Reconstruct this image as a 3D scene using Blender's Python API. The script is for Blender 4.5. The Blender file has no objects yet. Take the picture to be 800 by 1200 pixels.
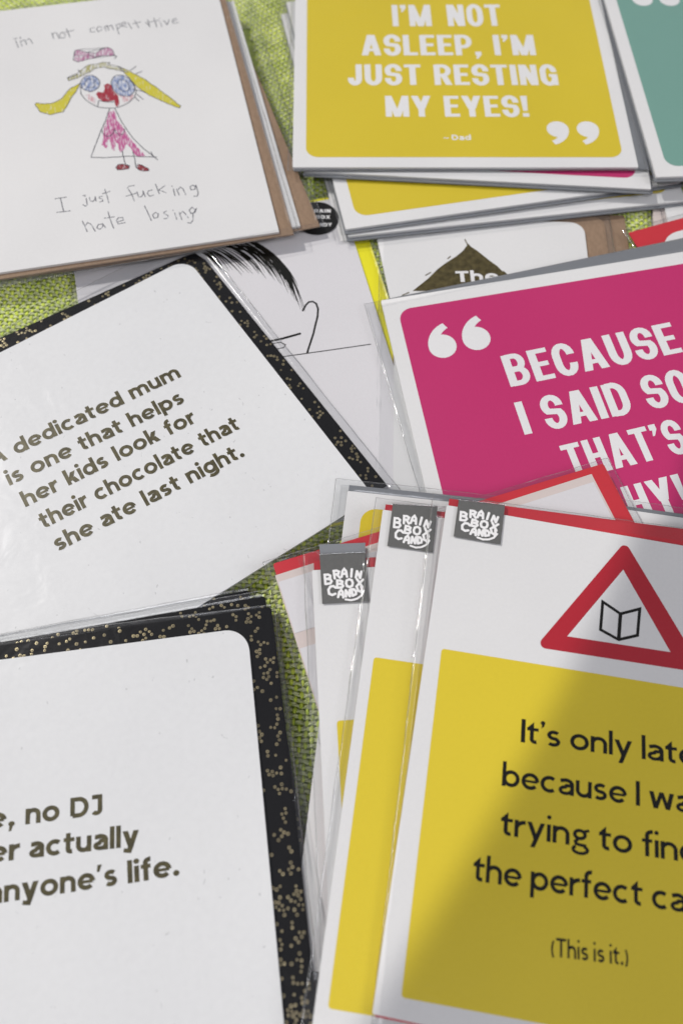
import bpy, bmesh, math, random
from math import sin, cos, pi, radians
from mathutils import Vector, Matrix, noise
from mathutils.geometry import delaunay_2d_cdt

# ------------------------------------------------------------------ camera, light, exposure
S = bpy.context.scene
COL = S.collection
MM = 0.001

cam_data = bpy.data.cameras.new("camera")
cam = bpy.data.objects.new("camera", cam_data)
COL.objects.link(cam)
PITCH, ROLL = radians(24.5), radians(1.6)
rt = Vector((1, 0, 0)); up = Vector((0, cos(PITCH), sin(PITCH))); fw = Vector((0, sin(PITCH), -cos(PITCH)))
rt2 = rt * cos(ROLL) + up * sin(ROLL); up2 = up * cos(ROLL) - rt * sin(ROLL)
m = Matrix.Identity(4)
for i in range(3):
    m[i][0] = rt2[i]; m[i][1] = up2[i]; m[i][2] = -fw[i]
m.translation = Vector((0, 0, 0.268))
cam.matrix_world = m
cam_data.sensor_fit = 'VERTICAL'
cam_data.sensor_height = 36
cam_data.sensor_width = 24
cam_data.lens = 950 / 1200 * 36
cam_data.clip_start = 0.01
cam_data.clip_end = 20
cam_data.dof.use_dof = True
cam_data.dof.focus_distance = 0.285
cam_data.dof.aperture_fstop = 8
S.camera = cam

W = bpy.data.worlds.new("World"); S.world = W; W.use_nodes = True
wn = W.node_tree.nodes; wl = W.node_tree.links
bg = wn['Background']; bg.inputs['Strength'].default_value = 0.35
tc = wn.new('ShaderNodeTexCoord'); sep = wn.new('ShaderNodeSeparateXYZ')
rmp = wn.new('ShaderNodeValToRGB')
rmp.color_ramp.elements[0].position = 0.55; rmp.color_ramp.elements[0].color = (0.97, 0.95, 1.01, 1)
rmp.color_ramp.elements[1].position = 0.9; rmp.color_ramp.elements[1].color = (0.55, 0.55, 0.61, 1)
mp = wn.new('ShaderNodeMapRange'); mp.inputs['From Min'].default_value = -1
wl.new(tc.outputs['Generated'], sep.inputs[0]); wl.new(sep.outputs['Z'], mp.inputs['Value'])
wl.new(mp.outputs[0], rmp.inputs[0]); wl.new(rmp.outputs[0], bg.inputs['Color'])

def aim(o, loc, tgt):
    o.location = loc
    o.rotation_euler = (Vector(tgt) - Vector(loc)).to_track_quat('-Z', 'Y').to_euler()

# added spot lamp, high left; its cone edge stands in for a cast shadow
sd = bpy.data.lights.new("shadow_edge_spot", 'SPOT'); so = bpy.data.objects.new("shadow_edge_spot", sd); COL.objects.link(so)
sd.energy = 500; sd.color = (1.0, 0.97, 0.935); sd.spot_size = radians(2 * 14.58); sd.spot_blend = 0.010
sd.shadow_soft_size = 0.004
aim(so, (-2.4, 1.6, 3.0), (-0.96, 0.68, 0.016))
# added fill lamps: one overhead behind the camera, one low at the right
def area(name, e, col, sx, sy, loc, tgt):
    d = bpy.data.lights.new(name, 'AREA'); o = bpy.data.objects.new(name, d); COL.objects.link(o)
    d.energy = e; d.color = col; d.shape = 'RECTANGLE'; d.size = sx; d.size_y = sy
    aim(o, loc, tgt); return o
area("fill_lamp", 17, (0.95, 0.95, 1.0), 0.9, 0.6, (-0.1, -1.15, 2.0), (0, 0.1, 0))
area("fill_lamp", 18, (0.95, 0.95, 1.0), 0.8, 0.6, (2.1, -0.2, 1.3), (0, 0.2, 0))

S.view_settings.view_transform = 'Standard'
S.view_settings.look = 'None'
S.view_settings.exposure = -0.13
S.view_settings.gamma = 1
S.render.engine = 'CYCLES'
S.cycles.max_bounces = 10
S.cycles.transparent_max_bounces = 32
S.cycles.caustics_reflective = False
S.cycles.caustics_refractive = False

# ------------------------------------------------------------------ materials
def newmat(name):
    mt = bpy.data.materials.new(name); mt.use_nodes = True
    return mt, mt.node_tree.nodes, mt.node_tree.links, mt.node_tree.nodes['Principled BSDF']

def paper(name, col, rough=0.62, fleck=0.0, grain=0.03, bump=0.12, scale=1.0, metallic=0.0, spec=0.35):
    mt, n, l, p = newmat(name)
    p.inputs['Roughness'].default_value = rough
    p.inputs['Metallic'].default_value = metallic
    p.inputs['Specular IOR Level'].default_value = spec
    tc = n.new('ShaderNodeTexCoord')
    n1 = n.new('ShaderNodeTexNoise'); n1.inputs['Scale'].default_value = 900 * scale; n1.inputs['Detail'].default_value = 6
    n2 = n.new('ShaderNodeTexNoise'); n2.inputs['Scale'].default_value = 22; n2.inputs['Detail'].default_value = 4
    l.new(tc.outputs['Object'], n1.inputs['Vector']); l.new(tc.outputs['Object'], n2.inputs['Vector'])
    add = n.new('ShaderNodeMath'); add.operation = 'ADD'
    l.new(n1.outputs['Fac'], add.inputs[0]); l.new(n2.outputs['Fac'], add.inputs[1])
    mr = n.new('ShaderNodeMapRange'); mr.inputs['From Min'].default_value = 0.6; mr.inputs['From Max'].default_value = 1.4
    mr.inputs['To Min'].default_value = 1 - grain; mr.inputs['To Max'].default_value = 1 + grain
    l.new(add.outputs[0], mr.inputs['Value'])
    mul = n.new('ShaderNodeVectorMath'); mul.operation = 'SCALE'; mul.inputs[0].default_value = col
    l.new(mr.outputs[0], mul.inputs['Scale'])
    out = mul.outputs[0]
    if fleck:
        # short paper fibres: distorted noise, thresholded
        mpn = n.new('ShaderNodeMapping'); mpn.inputs['Scale'].default_value = (140, 90, 100)
        l.new(tc.outputs['Object'], mpn.inputs['Vector'])
        w = n.new('ShaderNodeTexNoise'); w.inputs['Scale'].default_value = 1.0; w.inputs['Detail'].default_value = 2; w.inputs['Distortion'].default_value = 3.0
        l.new(mpn.outputs[0], w.inputs['Vector'])
        v = n.new('ShaderNodeTexVoronoi'); v.inputs['Scale'].default_value = 330
        l.new(tc.outputs['Object'], v.inputs['Vector'])
        a1 = n.new('ShaderNodeMath'); a1.operation = 'GREATER_THAN'; a1.inputs[1].default_value = 0.735
        l.new(w.outputs['Fac'], a1.inputs[0])
        a2 = n.new('ShaderNodeMath'); a2.operation = 'LESS_THAN'; a2.inputs[1].default_value = 0.1
        l.new(v.outputs['Distance'], a2.inputs[0])
        n3 = n.new('ShaderNodeTexNoise'); n3.inputs['Scale'].default_value = 60; l.new(tc.outputs['Object'], n3.inputs['Vector'])
        a3 = n.new('ShaderNodeMath'); a3.operation = 'GREATER_THAN'; a3.inputs[1].default_value = 0.66; l.new(n3.outputs['Fac'], a3.inputs[0])
        a4 = n.new('ShaderNodeMath'); a4.operation = 'MULTIPLY'; l.new(a2.outputs[0], a4.inputs[0]); l.new(a3.outputs[0], a4.inputs[1])
        a5 = n.new('ShaderNodeMath'); a5.operation = 'MAXIMUM'; l.new(a1.outputs[0], a5.inputs[0]); l.new(a4.outputs[0], a5.inputs[1])
        a6 = n.new('ShaderNodeMath'); a6.operation = 'MULTIPLY'; a6.inputs[1].default_value = fleck; l.new(a5.outputs[0], a6.inputs[0])
        mx = n.new('ShaderNodeMix'); mx.data_type = 'RGBA'
        l.new(a6.outputs[0], mx.inputs['Factor']); l.new(out, mx.inputs[6]); mx.inputs[7].default_value = (0.3, 0.3, 0.3, 1)
        out = mx.outputs[2]
    l.new(out, p.inputs['Base Color'])
    b = n.new('ShaderNodeBump'); b.inputs['Strength'].default_value = bump; b.inputs['Distance'].default_value = 0.0004
    l.new(n1.outputs['Fac'], b.inputs['Height'])
    n4 = n.new('ShaderNodeTexNoise'); n4.inputs['Scale'].default_value = 9; n4.inputs['Detail'].default_value = 1
    l.new(tc.outputs['Object'], n4.inputs['Vector'])
    b2 = n.new('ShaderNodeBump'); b2.inputs['Strength'].default_value = 1.0; b2.inputs['Distance'].default_value = 0.012
    l.new(n4.outputs['Fac'], b2.inputs['Height']); l.new(b2.outputs[0], b.inputs['Normal']); l.new(b.outputs[0], p.inputs['Normal'])
    return mt

def kraft(name, col):
    mt, n, l, p = newmat(name)
    p.inputs['Roughness'].default_value = 0.8; p.inputs['Specular IOR Level'].default_value = 0.2
    tc = n.new('ShaderNodeTexCoord')
    mp = n.new('ShaderNodeMapping'); mp.inputs['Scale'].default_value = (700, 380, 100); mp.inputs['Rotation'].default_value = (0, 0, radians(38))
    l.new(tc.outputs['Object'], mp.inputs['Vector'])
    n1 = n.new('ShaderNodeTexNoise'); n1.inputs['Scale'].default_value = 1; n1.inputs['Detail'].default_value = 5
    l.new(mp.outputs[0], n1.inputs['Vector'])
    r = n.new('ShaderNodeValToRGB'); r.color_ramp.elements[0].position = 0.3; r.color_ramp.elements[1].position = 0.75
    r.color_ramp.elements[0].color = (col[0] * .88, col[1] * .87, col[2] * .86, 1); r.color_ramp.elements[1].color = (col[0] * 1.1, col[1] * 1.1, col[2] * 1.1, 1)
    l.new(n1.outputs['Fac'], r.inputs[0]); l.new(r.outputs[0], p.inputs['Base Color'])
    b = n.new('ShaderNodeBump'); b.inputs['Strength'].default_value = 0.2; b.inputs['Distance'].default_value = 0.0003
    l.new(n1.outputs['Fac'], b.inputs['Height']); l.new(b.outputs[0], p.inputs['Normal'])
    return mt

def crayon(name, col, cover=0.75, base=(0.76, 0.76, 0.77)):
    """coloured pencil: pigment caught on the paper's tooth in slanted strokes"""
    mt, n, l, p = newmat(name)
    p.inputs['Roughness'].default_value = 0.75
    tc = n.new('ShaderNodeTexCoord')
    mp = n.new('ShaderNodeMapping'); mp.inputs['Scale'].default_value = (1500, 330, 100); mp.inputs['Rotation'].default_value = (0, 0, radians(-25))
    l.new(tc.outputs['Object'], mp.inputs['Vector'])
    n1 = n.new('ShaderNodeTexNoise'); n1.inputs['Scale'].default_value = 1; n1.inputs['Detail'].default_value = 3
    l.new(mp.outputs[0], n1.inputs['Vector'])
    r = n.new('ShaderNodeValToRGB'); c0 = 0.62 - 0.42 * cover
    r.color_ramp.elements[0].position = c0; r.color_ramp.elements[0].color = (*base, 1)
    r.color_ramp.elements[1].position = c0 + 0.22; r.color_ramp.elements[1].color = (*col, 1)
    l.new(n1.outputs['Fac'], r.inputs[0]); l.new(r.outputs[0], p.inputs['Base Color'])
    return mt

def film_mat(name='clear_film', rough=0.2, r0=0.045):
    mt, n, l, p = newmat(name)
    n.remove(p)
    out = n['Material Output']
    tr = n.new('ShaderNodeBsdfTransparent'); tr.inputs['Color'].default_value = (0.975, 0.978, 0.98, 1)
    gl = n.new('ShaderNodeBsdfGlossy'); gl.inputs['Roughness'].default_value = rough; gl.inputs['Color'].default_value = (1, 1, 1, 1)
    # reflectance of a thin clear film, the same from both sides: r0 + (1 - r0) * facing^5
    fr = n.new('ShaderNodeLayerWeight'); fr.inputs['Blend'].default_value = 0.5
    pw = n.new('ShaderNodeMath'); pw.operation = 'POWER'; pw.inputs[1].default_value = 4.6; l.new(fr.outputs['Facing'], pw.inputs[0])
    mu = n.new('ShaderNodeMath'); mu.operation = 'MULTIPLY_ADD'; mu.inputs[1].default_value = 0.90; mu.inputs[2].default_value = r0; mu.use_clamp = True
    mi = n.new('ShaderNodeMixShader')
    tc = n.new('ShaderNodeTexCoord')
    n1 = n.new('ShaderNodeTexNoise'); n1.inputs['Scale'].default_value = 55; n1.inputs['Detail'].default_value = 3; n1.inputs['Distortion'].default_value = 0.7
    l.new(tc.outputs['Object'], n1.inputs['Vector'])
    b = n.new('ShaderNodeBump'); b.inputs['Strength'].default_value = 0.35; b.inputs['Distance'].default_value = 0.0013
    l.new(n1.outputs['Fac'], b.inputs['Height'])
    l.new(b.outputs[0], gl.inputs['Normal']); l.new(b.outputs[0], fr.inputs['Normal'])
    l.new(pw.outputs[0], mu.inputs[0]); l.new(mu.outputs[0], mi.inputs[0]); l.new(tr.outputs[0], mi.inputs[1]); l.new(gl.outputs[0], mi.inputs[2])
    l.new(mi.outputs[0], out.inputs['Surface'])
    return mt

def foil(name, col, rough=0.38, metallic=0.75):
    mt, n, l, p = newmat(name)
    p.inputs['Metallic'].default_value = metallic; p.inputs['Roughness'].default_value = rough
    tc = n.new('ShaderNodeTexCoord')
    n1 = n.new('ShaderNodeTexNoise'); n1.inputs['Scale'].default_value = 420; n1.inputs['Detail'].default_value = 3
    l.new(tc.outputs['Object'], n1.inputs['Vector'])
    r = n.new('ShaderNodeValToRGB'); r.color_ramp.elements[0].position = 0.35; r.color_ramp.elements[1].position = 0.7
    r.color_ramp.elements[0].color = (*[c * .7 for c in col], 1); r.color_ramp.elements[1].color = (*[c * 1.35 for c in col], 1)
    l.new(n1.outputs['Fac'], r.inputs[0]); l.new(r.outputs[0], p.inputs['Base Color'])
    b = n.new('ShaderNodeBump'); b.inputs['Strength'].default_value = 0.5; b.inputs['Distance'].default_value = 0.0003
    l.new(n1.outputs['Fac'], b.inputs['Height']); l.new(b.outputs[0], p.inputs['Normal'])
    return mt

def yarn(name, c1, c2, sc):
    mt, n, l, p = newmat(name)
    p.inputs['Roughness'].default_value = 0.75; p.inputs['Specular IOR Level'].default_value = 0.25
    tc = n.new('ShaderNodeTexCoord')
    mp = n.new('ShaderNodeMapping'); mp.inputs['Scale'].default_value = sc
    l.new(tc.outputs['Object'], mp.inputs['Vector'])
    n1 = n.new('ShaderNodeTexNoise'); n1.inputs['Scale'].default_value = 1; n1.inputs['Detail'].default_value = 4
    l.new(mp.outputs[0], n1.inputs['Vector'])
    n2 = n.new('ShaderNodeTexNoise'); n2.inputs['Scale'].default_value = 90; l.new(tc.outputs['Object'], n2.inputs['Vector'])
    ad = n.new('ShaderNodeMath'); ad.operation = 'ADD'; l.new(n1.outputs['Fac'], ad.inputs[0]); l.new(n2.outputs['Fac'], ad.inputs[1])
    r = n.new('ShaderNodeValToRGB'); r.color_ramp.elements[0].position = 0.38; r.color_ramp.elements[1].position = 0.62
    ml = n.new('ShaderNodeMath'); ml.operation = 'MULTIPLY'; ml.inputs[1].default_value = 0.5; l.new(ad.outputs[0], ml.inputs[0])
    r.color_ramp.elements[0].color = (*c1, 1); r.color_ramp.elements[1].color = (*c2, 1)
    l.new(ml.outputs[0], r.inputs[0]); l.new(r.outputs[0], p.inputs['Base Color'])
    b = n.new('ShaderNodeBump'); b.inputs['Strength'].default_value = 0.6; b.inputs['Distance'].default_value = 0.0003
    l.new(n1.outputs['Fac'], b.inputs['Height']); l.new(b.outputs[0], p.inputs['Normal'])
    return mt

M_ = {
 'white': paper('white_card', (0.80, 0.79, 0.775), fleck=0.0),
 'textured': paper('textured_white_card', (0.795, 0.795, 0.79), rough=0.75, fleck=0.33, bump=0.35, scale=0.5),
 'cream': paper('cream_flap', (0.70, 0.60, 0.56)),
 'lilac': paper('inner_paper', (0.74, 0.72, 0.73)),
 'yellow': paper('yellow_ink', (0.77, 0.595, 0.024)),
 'mustard': paper('mustard_ink', (0.70, 0.54, 0.024)),
 'pink': paper('magenta_ink', (0.55, 0.022, 0.145)),
 'teal': paper('teal_ink', (0.18, 0.36, 0.30)),
 'red': paper('red_envelope', (0.60, 0.028, 0.042)),
 'signred': paper('sign_red_ink', (0.47, 0.010, 0.025)),
 'grey': paper('grey_envelope', (0.215, 0.225, 0.24)),
 'black': paper('black_envelope', (0.006, 0.006, 0.007), rough=0.8, spec=0.12),
 'ink': paper('black_ink', (0.006, 0.006, 0.004), rough=0.8, spec=0.12),
 'lemon': paper('lemon_envelope', (0.87, 0.80, 0.012)),
 'kraft': kraft('kraft_paper', (0.32, 0.215, 0.140)),
 'print': paper('white_lettering', (0.82, 0.81, 0.80)),
 'foiltext': foil('bronze_foil', (0.072, 0.060, 0.020), 0.48, 0.3),
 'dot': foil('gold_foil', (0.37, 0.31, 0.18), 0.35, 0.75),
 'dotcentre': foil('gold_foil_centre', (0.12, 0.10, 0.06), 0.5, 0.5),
 'olive': foil('olive_foil', (0.17, 0.135, 0.05), 0.38, 0.7),
 'seal': paper('grey_seal', (0.125, 0.125, 0.12), rough=0.45, grain=0.08, bump=0.3),
 'badge': paper('black_badge', (0.012, 0.012, 0.012), rough=0.4),
 'film': film_mat(),
 'weld': film_mat('welded_film', 0.07, 0.10),
 'pencil': crayon('grey_pencil', (0.13, 0.13, 0.15), 0.8),
 'pencil_dark': crayon('dark_pencil', (0.05, 0.05, 0.07), 1.0),
 'c_yellow': crayon('yellow_pencil', (0.62, 0.55, 0.03), 0.95),
 'c_olive': crayon('olive_pencil', (0.36, 0.33, 0.05), 0.55),
 'c_blue': crayon('blue_pencil', (0.19, 0.26, 0.47), 0.62),
 'c_pink': crayon('pink_pencil', (0.52, 0.09, 0.27), 0.72),
 'c_red': crayon('red_pencil', (0.35, 0.01, 0.03), 0.95),
 'c_blush': crayon('blush_pencil', (0.62, 0.28, 0.30), 0.55),
 'c_mauve': crayon('mauve_pencil', (0.45, 0.13, 0.28), 0.6),
 'c_brown': crayon('brown_pencil', (0.25, 0.02, 0.03), 0.9),
 'cloth': yarn('cloth_base', (0.42, 0.52, 0.12), (0.62, 0.74, 0.18), (300, 500, 100)),
 'lime': yarn('lime_yarn', (0.50, 0.64, 0.07), (0.82, 0.92, 0.15), (1800, 260, 900)),
 'hemp': yarn('hemp_yarn', (0.48, 0.53, 0.24), (0.78, 0.82, 0.46), (420, 1700, 900)),
}

# ------------------------------------------------------------------ object helpers
def link(name, me, mat, parent=None, kind=None):
    o = bpy.data.objects.new(name, me); COL.objects.link(o)
    if mat: me.materials.append(M_[mat] if isinstance(mat, str) else mat)
    if parent: o.parent = parent
    if kind: o['kind'] = kind
    return o

def mesh(name, vs, fs, mat, parent=None, kind=None, smooth=False):
    me = bpy.data.meshes.new(name); me.from_pydata([(x * MM, y * MM, z * MM) for x, y, z in vs], [], fs); me.update()
    if smooth: me.polygons.foreach_set('use_smooth', [True] * len(me.polygons))
    return link(name, me, mat, parent, kind)

POSES = {   # x, y, z of the card's top face in mm, then yaw and the slight tilts
 'D1': (-121.5544, 302.2429, 13.0, 0.2327, 0.0231, 0.0046),
 'D2': (-107.1782, 306.4876, 9.0, 0.2067, 0.0006, -0.0027),
 'Q1': (46.5221, 355.2971, 12.8, 0.0383, 0.0002, 0.0004),
 'Q2': (56.5257, 350.2927, 10.5, -0.03, -0.0012, 0.0025),
 'Q3': (54.8049, 337.6284, 8.0, 0.2207, -0.0002, 0.0009),
 'Q4': (59.4003, 333.1751, 5.5, 0.1799, -0.0017, 0.0084),
 'TE': (198.5212, 357.6038, 14.0, 0.0816, 0.0019, -0.0032),
 'H': (-40.6566, 184.07, 3.2, 0.2612, -0.0005, 0.0002),
 'M': (-80.7733, 139.8143, 6.6, 0.632, -0.001, 0.0007),
 'J': (-84.7429, -2.1786, 11.3, 0.1623, -0.0009, -0.0041),
 'T': (54.9809, 190.854, 3.4, -0.0075, 0.0001, -0.0003),
 'P': (101.033, 155.5151, 8.0, 0.1956, 0.0117, -0.047),
 'F': (97.2137, 31.208, 19.5, -0.1578, 0.0111, 0.0014),
 'C2': (79.1702, 32.8764, 17.0, -0.119, 0.0, -0.0003),
 'C3': (71.3999, 25.8932, 15.0, 0.0862, 0.0001, 0.0022),
 'E': (69.6887, 45.4086, 9.3, -0.087, 0.0002, 0.0028),
 'R': (60.8768, 47.0594, 13.2, 0.3484, -0.0031, 0.0041),
 'E2': (151.059, 39.0807, 11.2, -0.131, -0.0002, 0.0005)}

def pose_matrix(k):
    x, y, z, yaw, tx, ty = POSES[k]
    return (Matrix.Translation((x * MM, y * MM, z * MM)) @ Matrix.Rotation(yaw, 4, 'Z') @ Matrix.Rotation(ty, 4, 'Y') @ Matrix.Rotation(tx, 4, 'X'))

def thing(name, key, label, cat, group=None, mat=None):
    o = bpy.data.objects.new(name, None); COL.objects.link(o)
    o.empty_display_size = 0.02
    o.matrix_world = mat if mat else pose_matrix(key)
    o['label'] = label; o['category'] = cat
    if group: o['group'] = group
    return o

def rrect(u0, v0, u1, v1, r=(0, 0, 0, 0), n=8):
    """outline, ccw from bottom-left; r = radii of BL, BR, TR, TL"""
    if isinstance(r, (int, float)): r = (r,) * 4
    pts = []
    for (cx, cy, a0, rr) in ((u0, v0, 180, r[0]), (u1, v0, 270, r[1]), (u1, v1, 0, r[2]), (u0, v1, 90, r[3])):
        sx = 1 if cx == u0 else -1; sy = 1 if cy == v0 else -1
        if rr <= 0: pts.append((cx, cy)); continue
        ox, oy = cx + sx * rr, cy + sy * rr
        for i in range(n + 1):
            a = radians(a0 + 90 * i / n); pts.append((ox + rr * cos(a), oy + rr * sin(a)))
    return pts

def rot(pts, deg, c=(0, 0)):
    a = radians(deg); ca, sa = cos(a), sin(a)
    return [(c[0] + (x - c[0]) * ca - (y - c[1]) * sa, c[1] + (x - c[0]) * sa + (y - c[1]) * ca) for x, y in pts]

def slab(name, outline, z0, z1, mat, parent, kind=None, bev=0.0):
    n = len(outline)
    vs = [(x, y, z0) for x, y in outline] + [(x, y, z1) for x, y in outline]
    fs = [tuple(range(n, 2 * n)), tuple(range(n - 1, -1, -1))]
    fs += [(i, (i + 1) % n, n + (i + 1) % n, n + i) for i in range(n)]
    return mesh(name, vs, fs, mat, parent, kind)

def soft_slab(name, outline, z0, z1, mat, parent, seed=0, amp=0.12, div=10):
    """a sheet with a slightly uneven lie: grid-triangulated top and bottom"""
    xs = [p[0] for p in outline]; ys = [p[1] for p in outline]
    return slab(name, outline, z0, z1, mat, parent)

def area2(p): return sum(p[i][0] * p[(i + 1) % len(p)][1] - p[(i + 1) % len(p)][0] * p[i][1] for i in range(len(p)))

def union(polys):
    vs, fs = [], []
    for p in polys:
        a = area2(p)
        if abs(a) < 1e-9: continue
        if a < 0: p = p[::-1]
        b = len(vs); vs += [Vector(q) for q in p]; fs.append(list(range(b, b + len(p))))
    ov, oe, of, _, _, fo = delaunay_2d_cdt(vs, [], fs, 1, 1e-5)
    return [tuple(v) for v in ov], [tuple(f) for f, o in zip(of, fo) if o]

def flat(name, polys, z, mat, parent, h=0.0, side=None, kind=None):
    vs, fs = union(polys)
    n = len(vs); V = [(x, y, z + h) for x, y in vs]; F = list(fs)
    if h > 0:
        V += [(x, y, z) for x, y in vs]
        cnt = {}
        for f in fs:
            for i in range(len(f)):
                e = (f[i], f[(i + 1) % len(f)]); cnt[e] = 1
        k = len(F)
        for (a, b) in cnt:
            if (b, a) not in cnt: F.append((a, n + a, n + b, b))
        o = mesh(name, V, F, mat, parent, kind)
        if side:
            o.data.materials.append(M_[side])
            o.data.polygons.foreach_set('material_index', [0] * k + [1] * (len(F) - k))
        return o
    return mesh(name, V, F, mat, parent, kind)

# ------------------------------------------------------------------ stroke geometry
def arc(cx, cy, rx, ry, a0, a1, n=None):
    if n is None: n = max(3, int(abs(a1 - a0) / 14))
    return [(cx + rx * cos(radians(a0 + (a1 - a0) * i / n)), cy + ry * sin(radians(a0 + (a1 - a0) * i / n))) for i in range(n + 1)]

def stroke(pts, w, rnd=False, closed=False):
    P = [pts[0]]
    for p in pts[1:]:
        if math.hypot(p[0] - P[-1][0], p[1] - P[-1][1]) > 1e-4: P.append(p)
    out = []; n = len(P)
    segs = [(P[i], P[i + 1]) for i in range(n - 1)]
    if closed: segs.append((P[-1], P[0]))
    N = []
    for a, b in segs:
        dx, dy = b[0] - a[0], b[1] - a[1]; L = math.hypot(dx, dy) or 1e-9
        nx, ny = -dy / L * w / 2, dx / L * w / 2; N.append((nx, ny))
        out.append([(a[0] + nx, a[1] + ny), (a[0] - nx, a[1] - ny), (b[0] - nx, b[1] - ny), (b[0] + nx, b[1] + ny)])
    rng = range(len(segs)) if closed else range(1, len(segs))
    for i in rng:
        n0, n1 = N[i - 1], N[i]; p = segs[i][0]
        cr = n0[0] * n1[1] - n0[1] * n1[0]
        if abs(cr) < 1e-7 * w * w: continue
        s = -1 if cr > 0 else 1
        sx, sy = n0[0] + n1[0], n0[1] + n1[1]; q = sx * sx + sy * sy
        A = (p[0] + s * n0[0], p[1] + s * n0[1]); B = (p[0] + s * n1[0], p[1] + s * n1[1])
        if q > 0.25 * w * w:
            k = w * w / 2 / q
            out.append([p, A, (p[0] + s * sx * k, p[1] + s * sy * k), B])
        else: out.append([p, A, B])
        if rnd and q < 0.9 * w * w: out.append(arc(p[0], p[1], w / 2, w / 2, 0, 324, 9))
    if rnd and not closed:
        for p in (P[0], P[-1]): out.append(arc(p[0], p[1], w / 2, w / 2, 0, 330, 11))
    return out

def disc(cx, cy, r, n=14, ry=None): return arc(cx, cy, r, ry or r, 0, 360 - 360 / n, n - 1)
def box(x0, y0, x1, y1): return [(x0, y0), (x1, y0), (x1, y1), (x0, y1)]
def diag(x0, y0, x1, y1, wx):
    return [(x0 - wx / 2, y0), (x0 + wx / 2, y0), (x1 + wx / 2, y1), (x1 - wx / 2, y1)]

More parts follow.
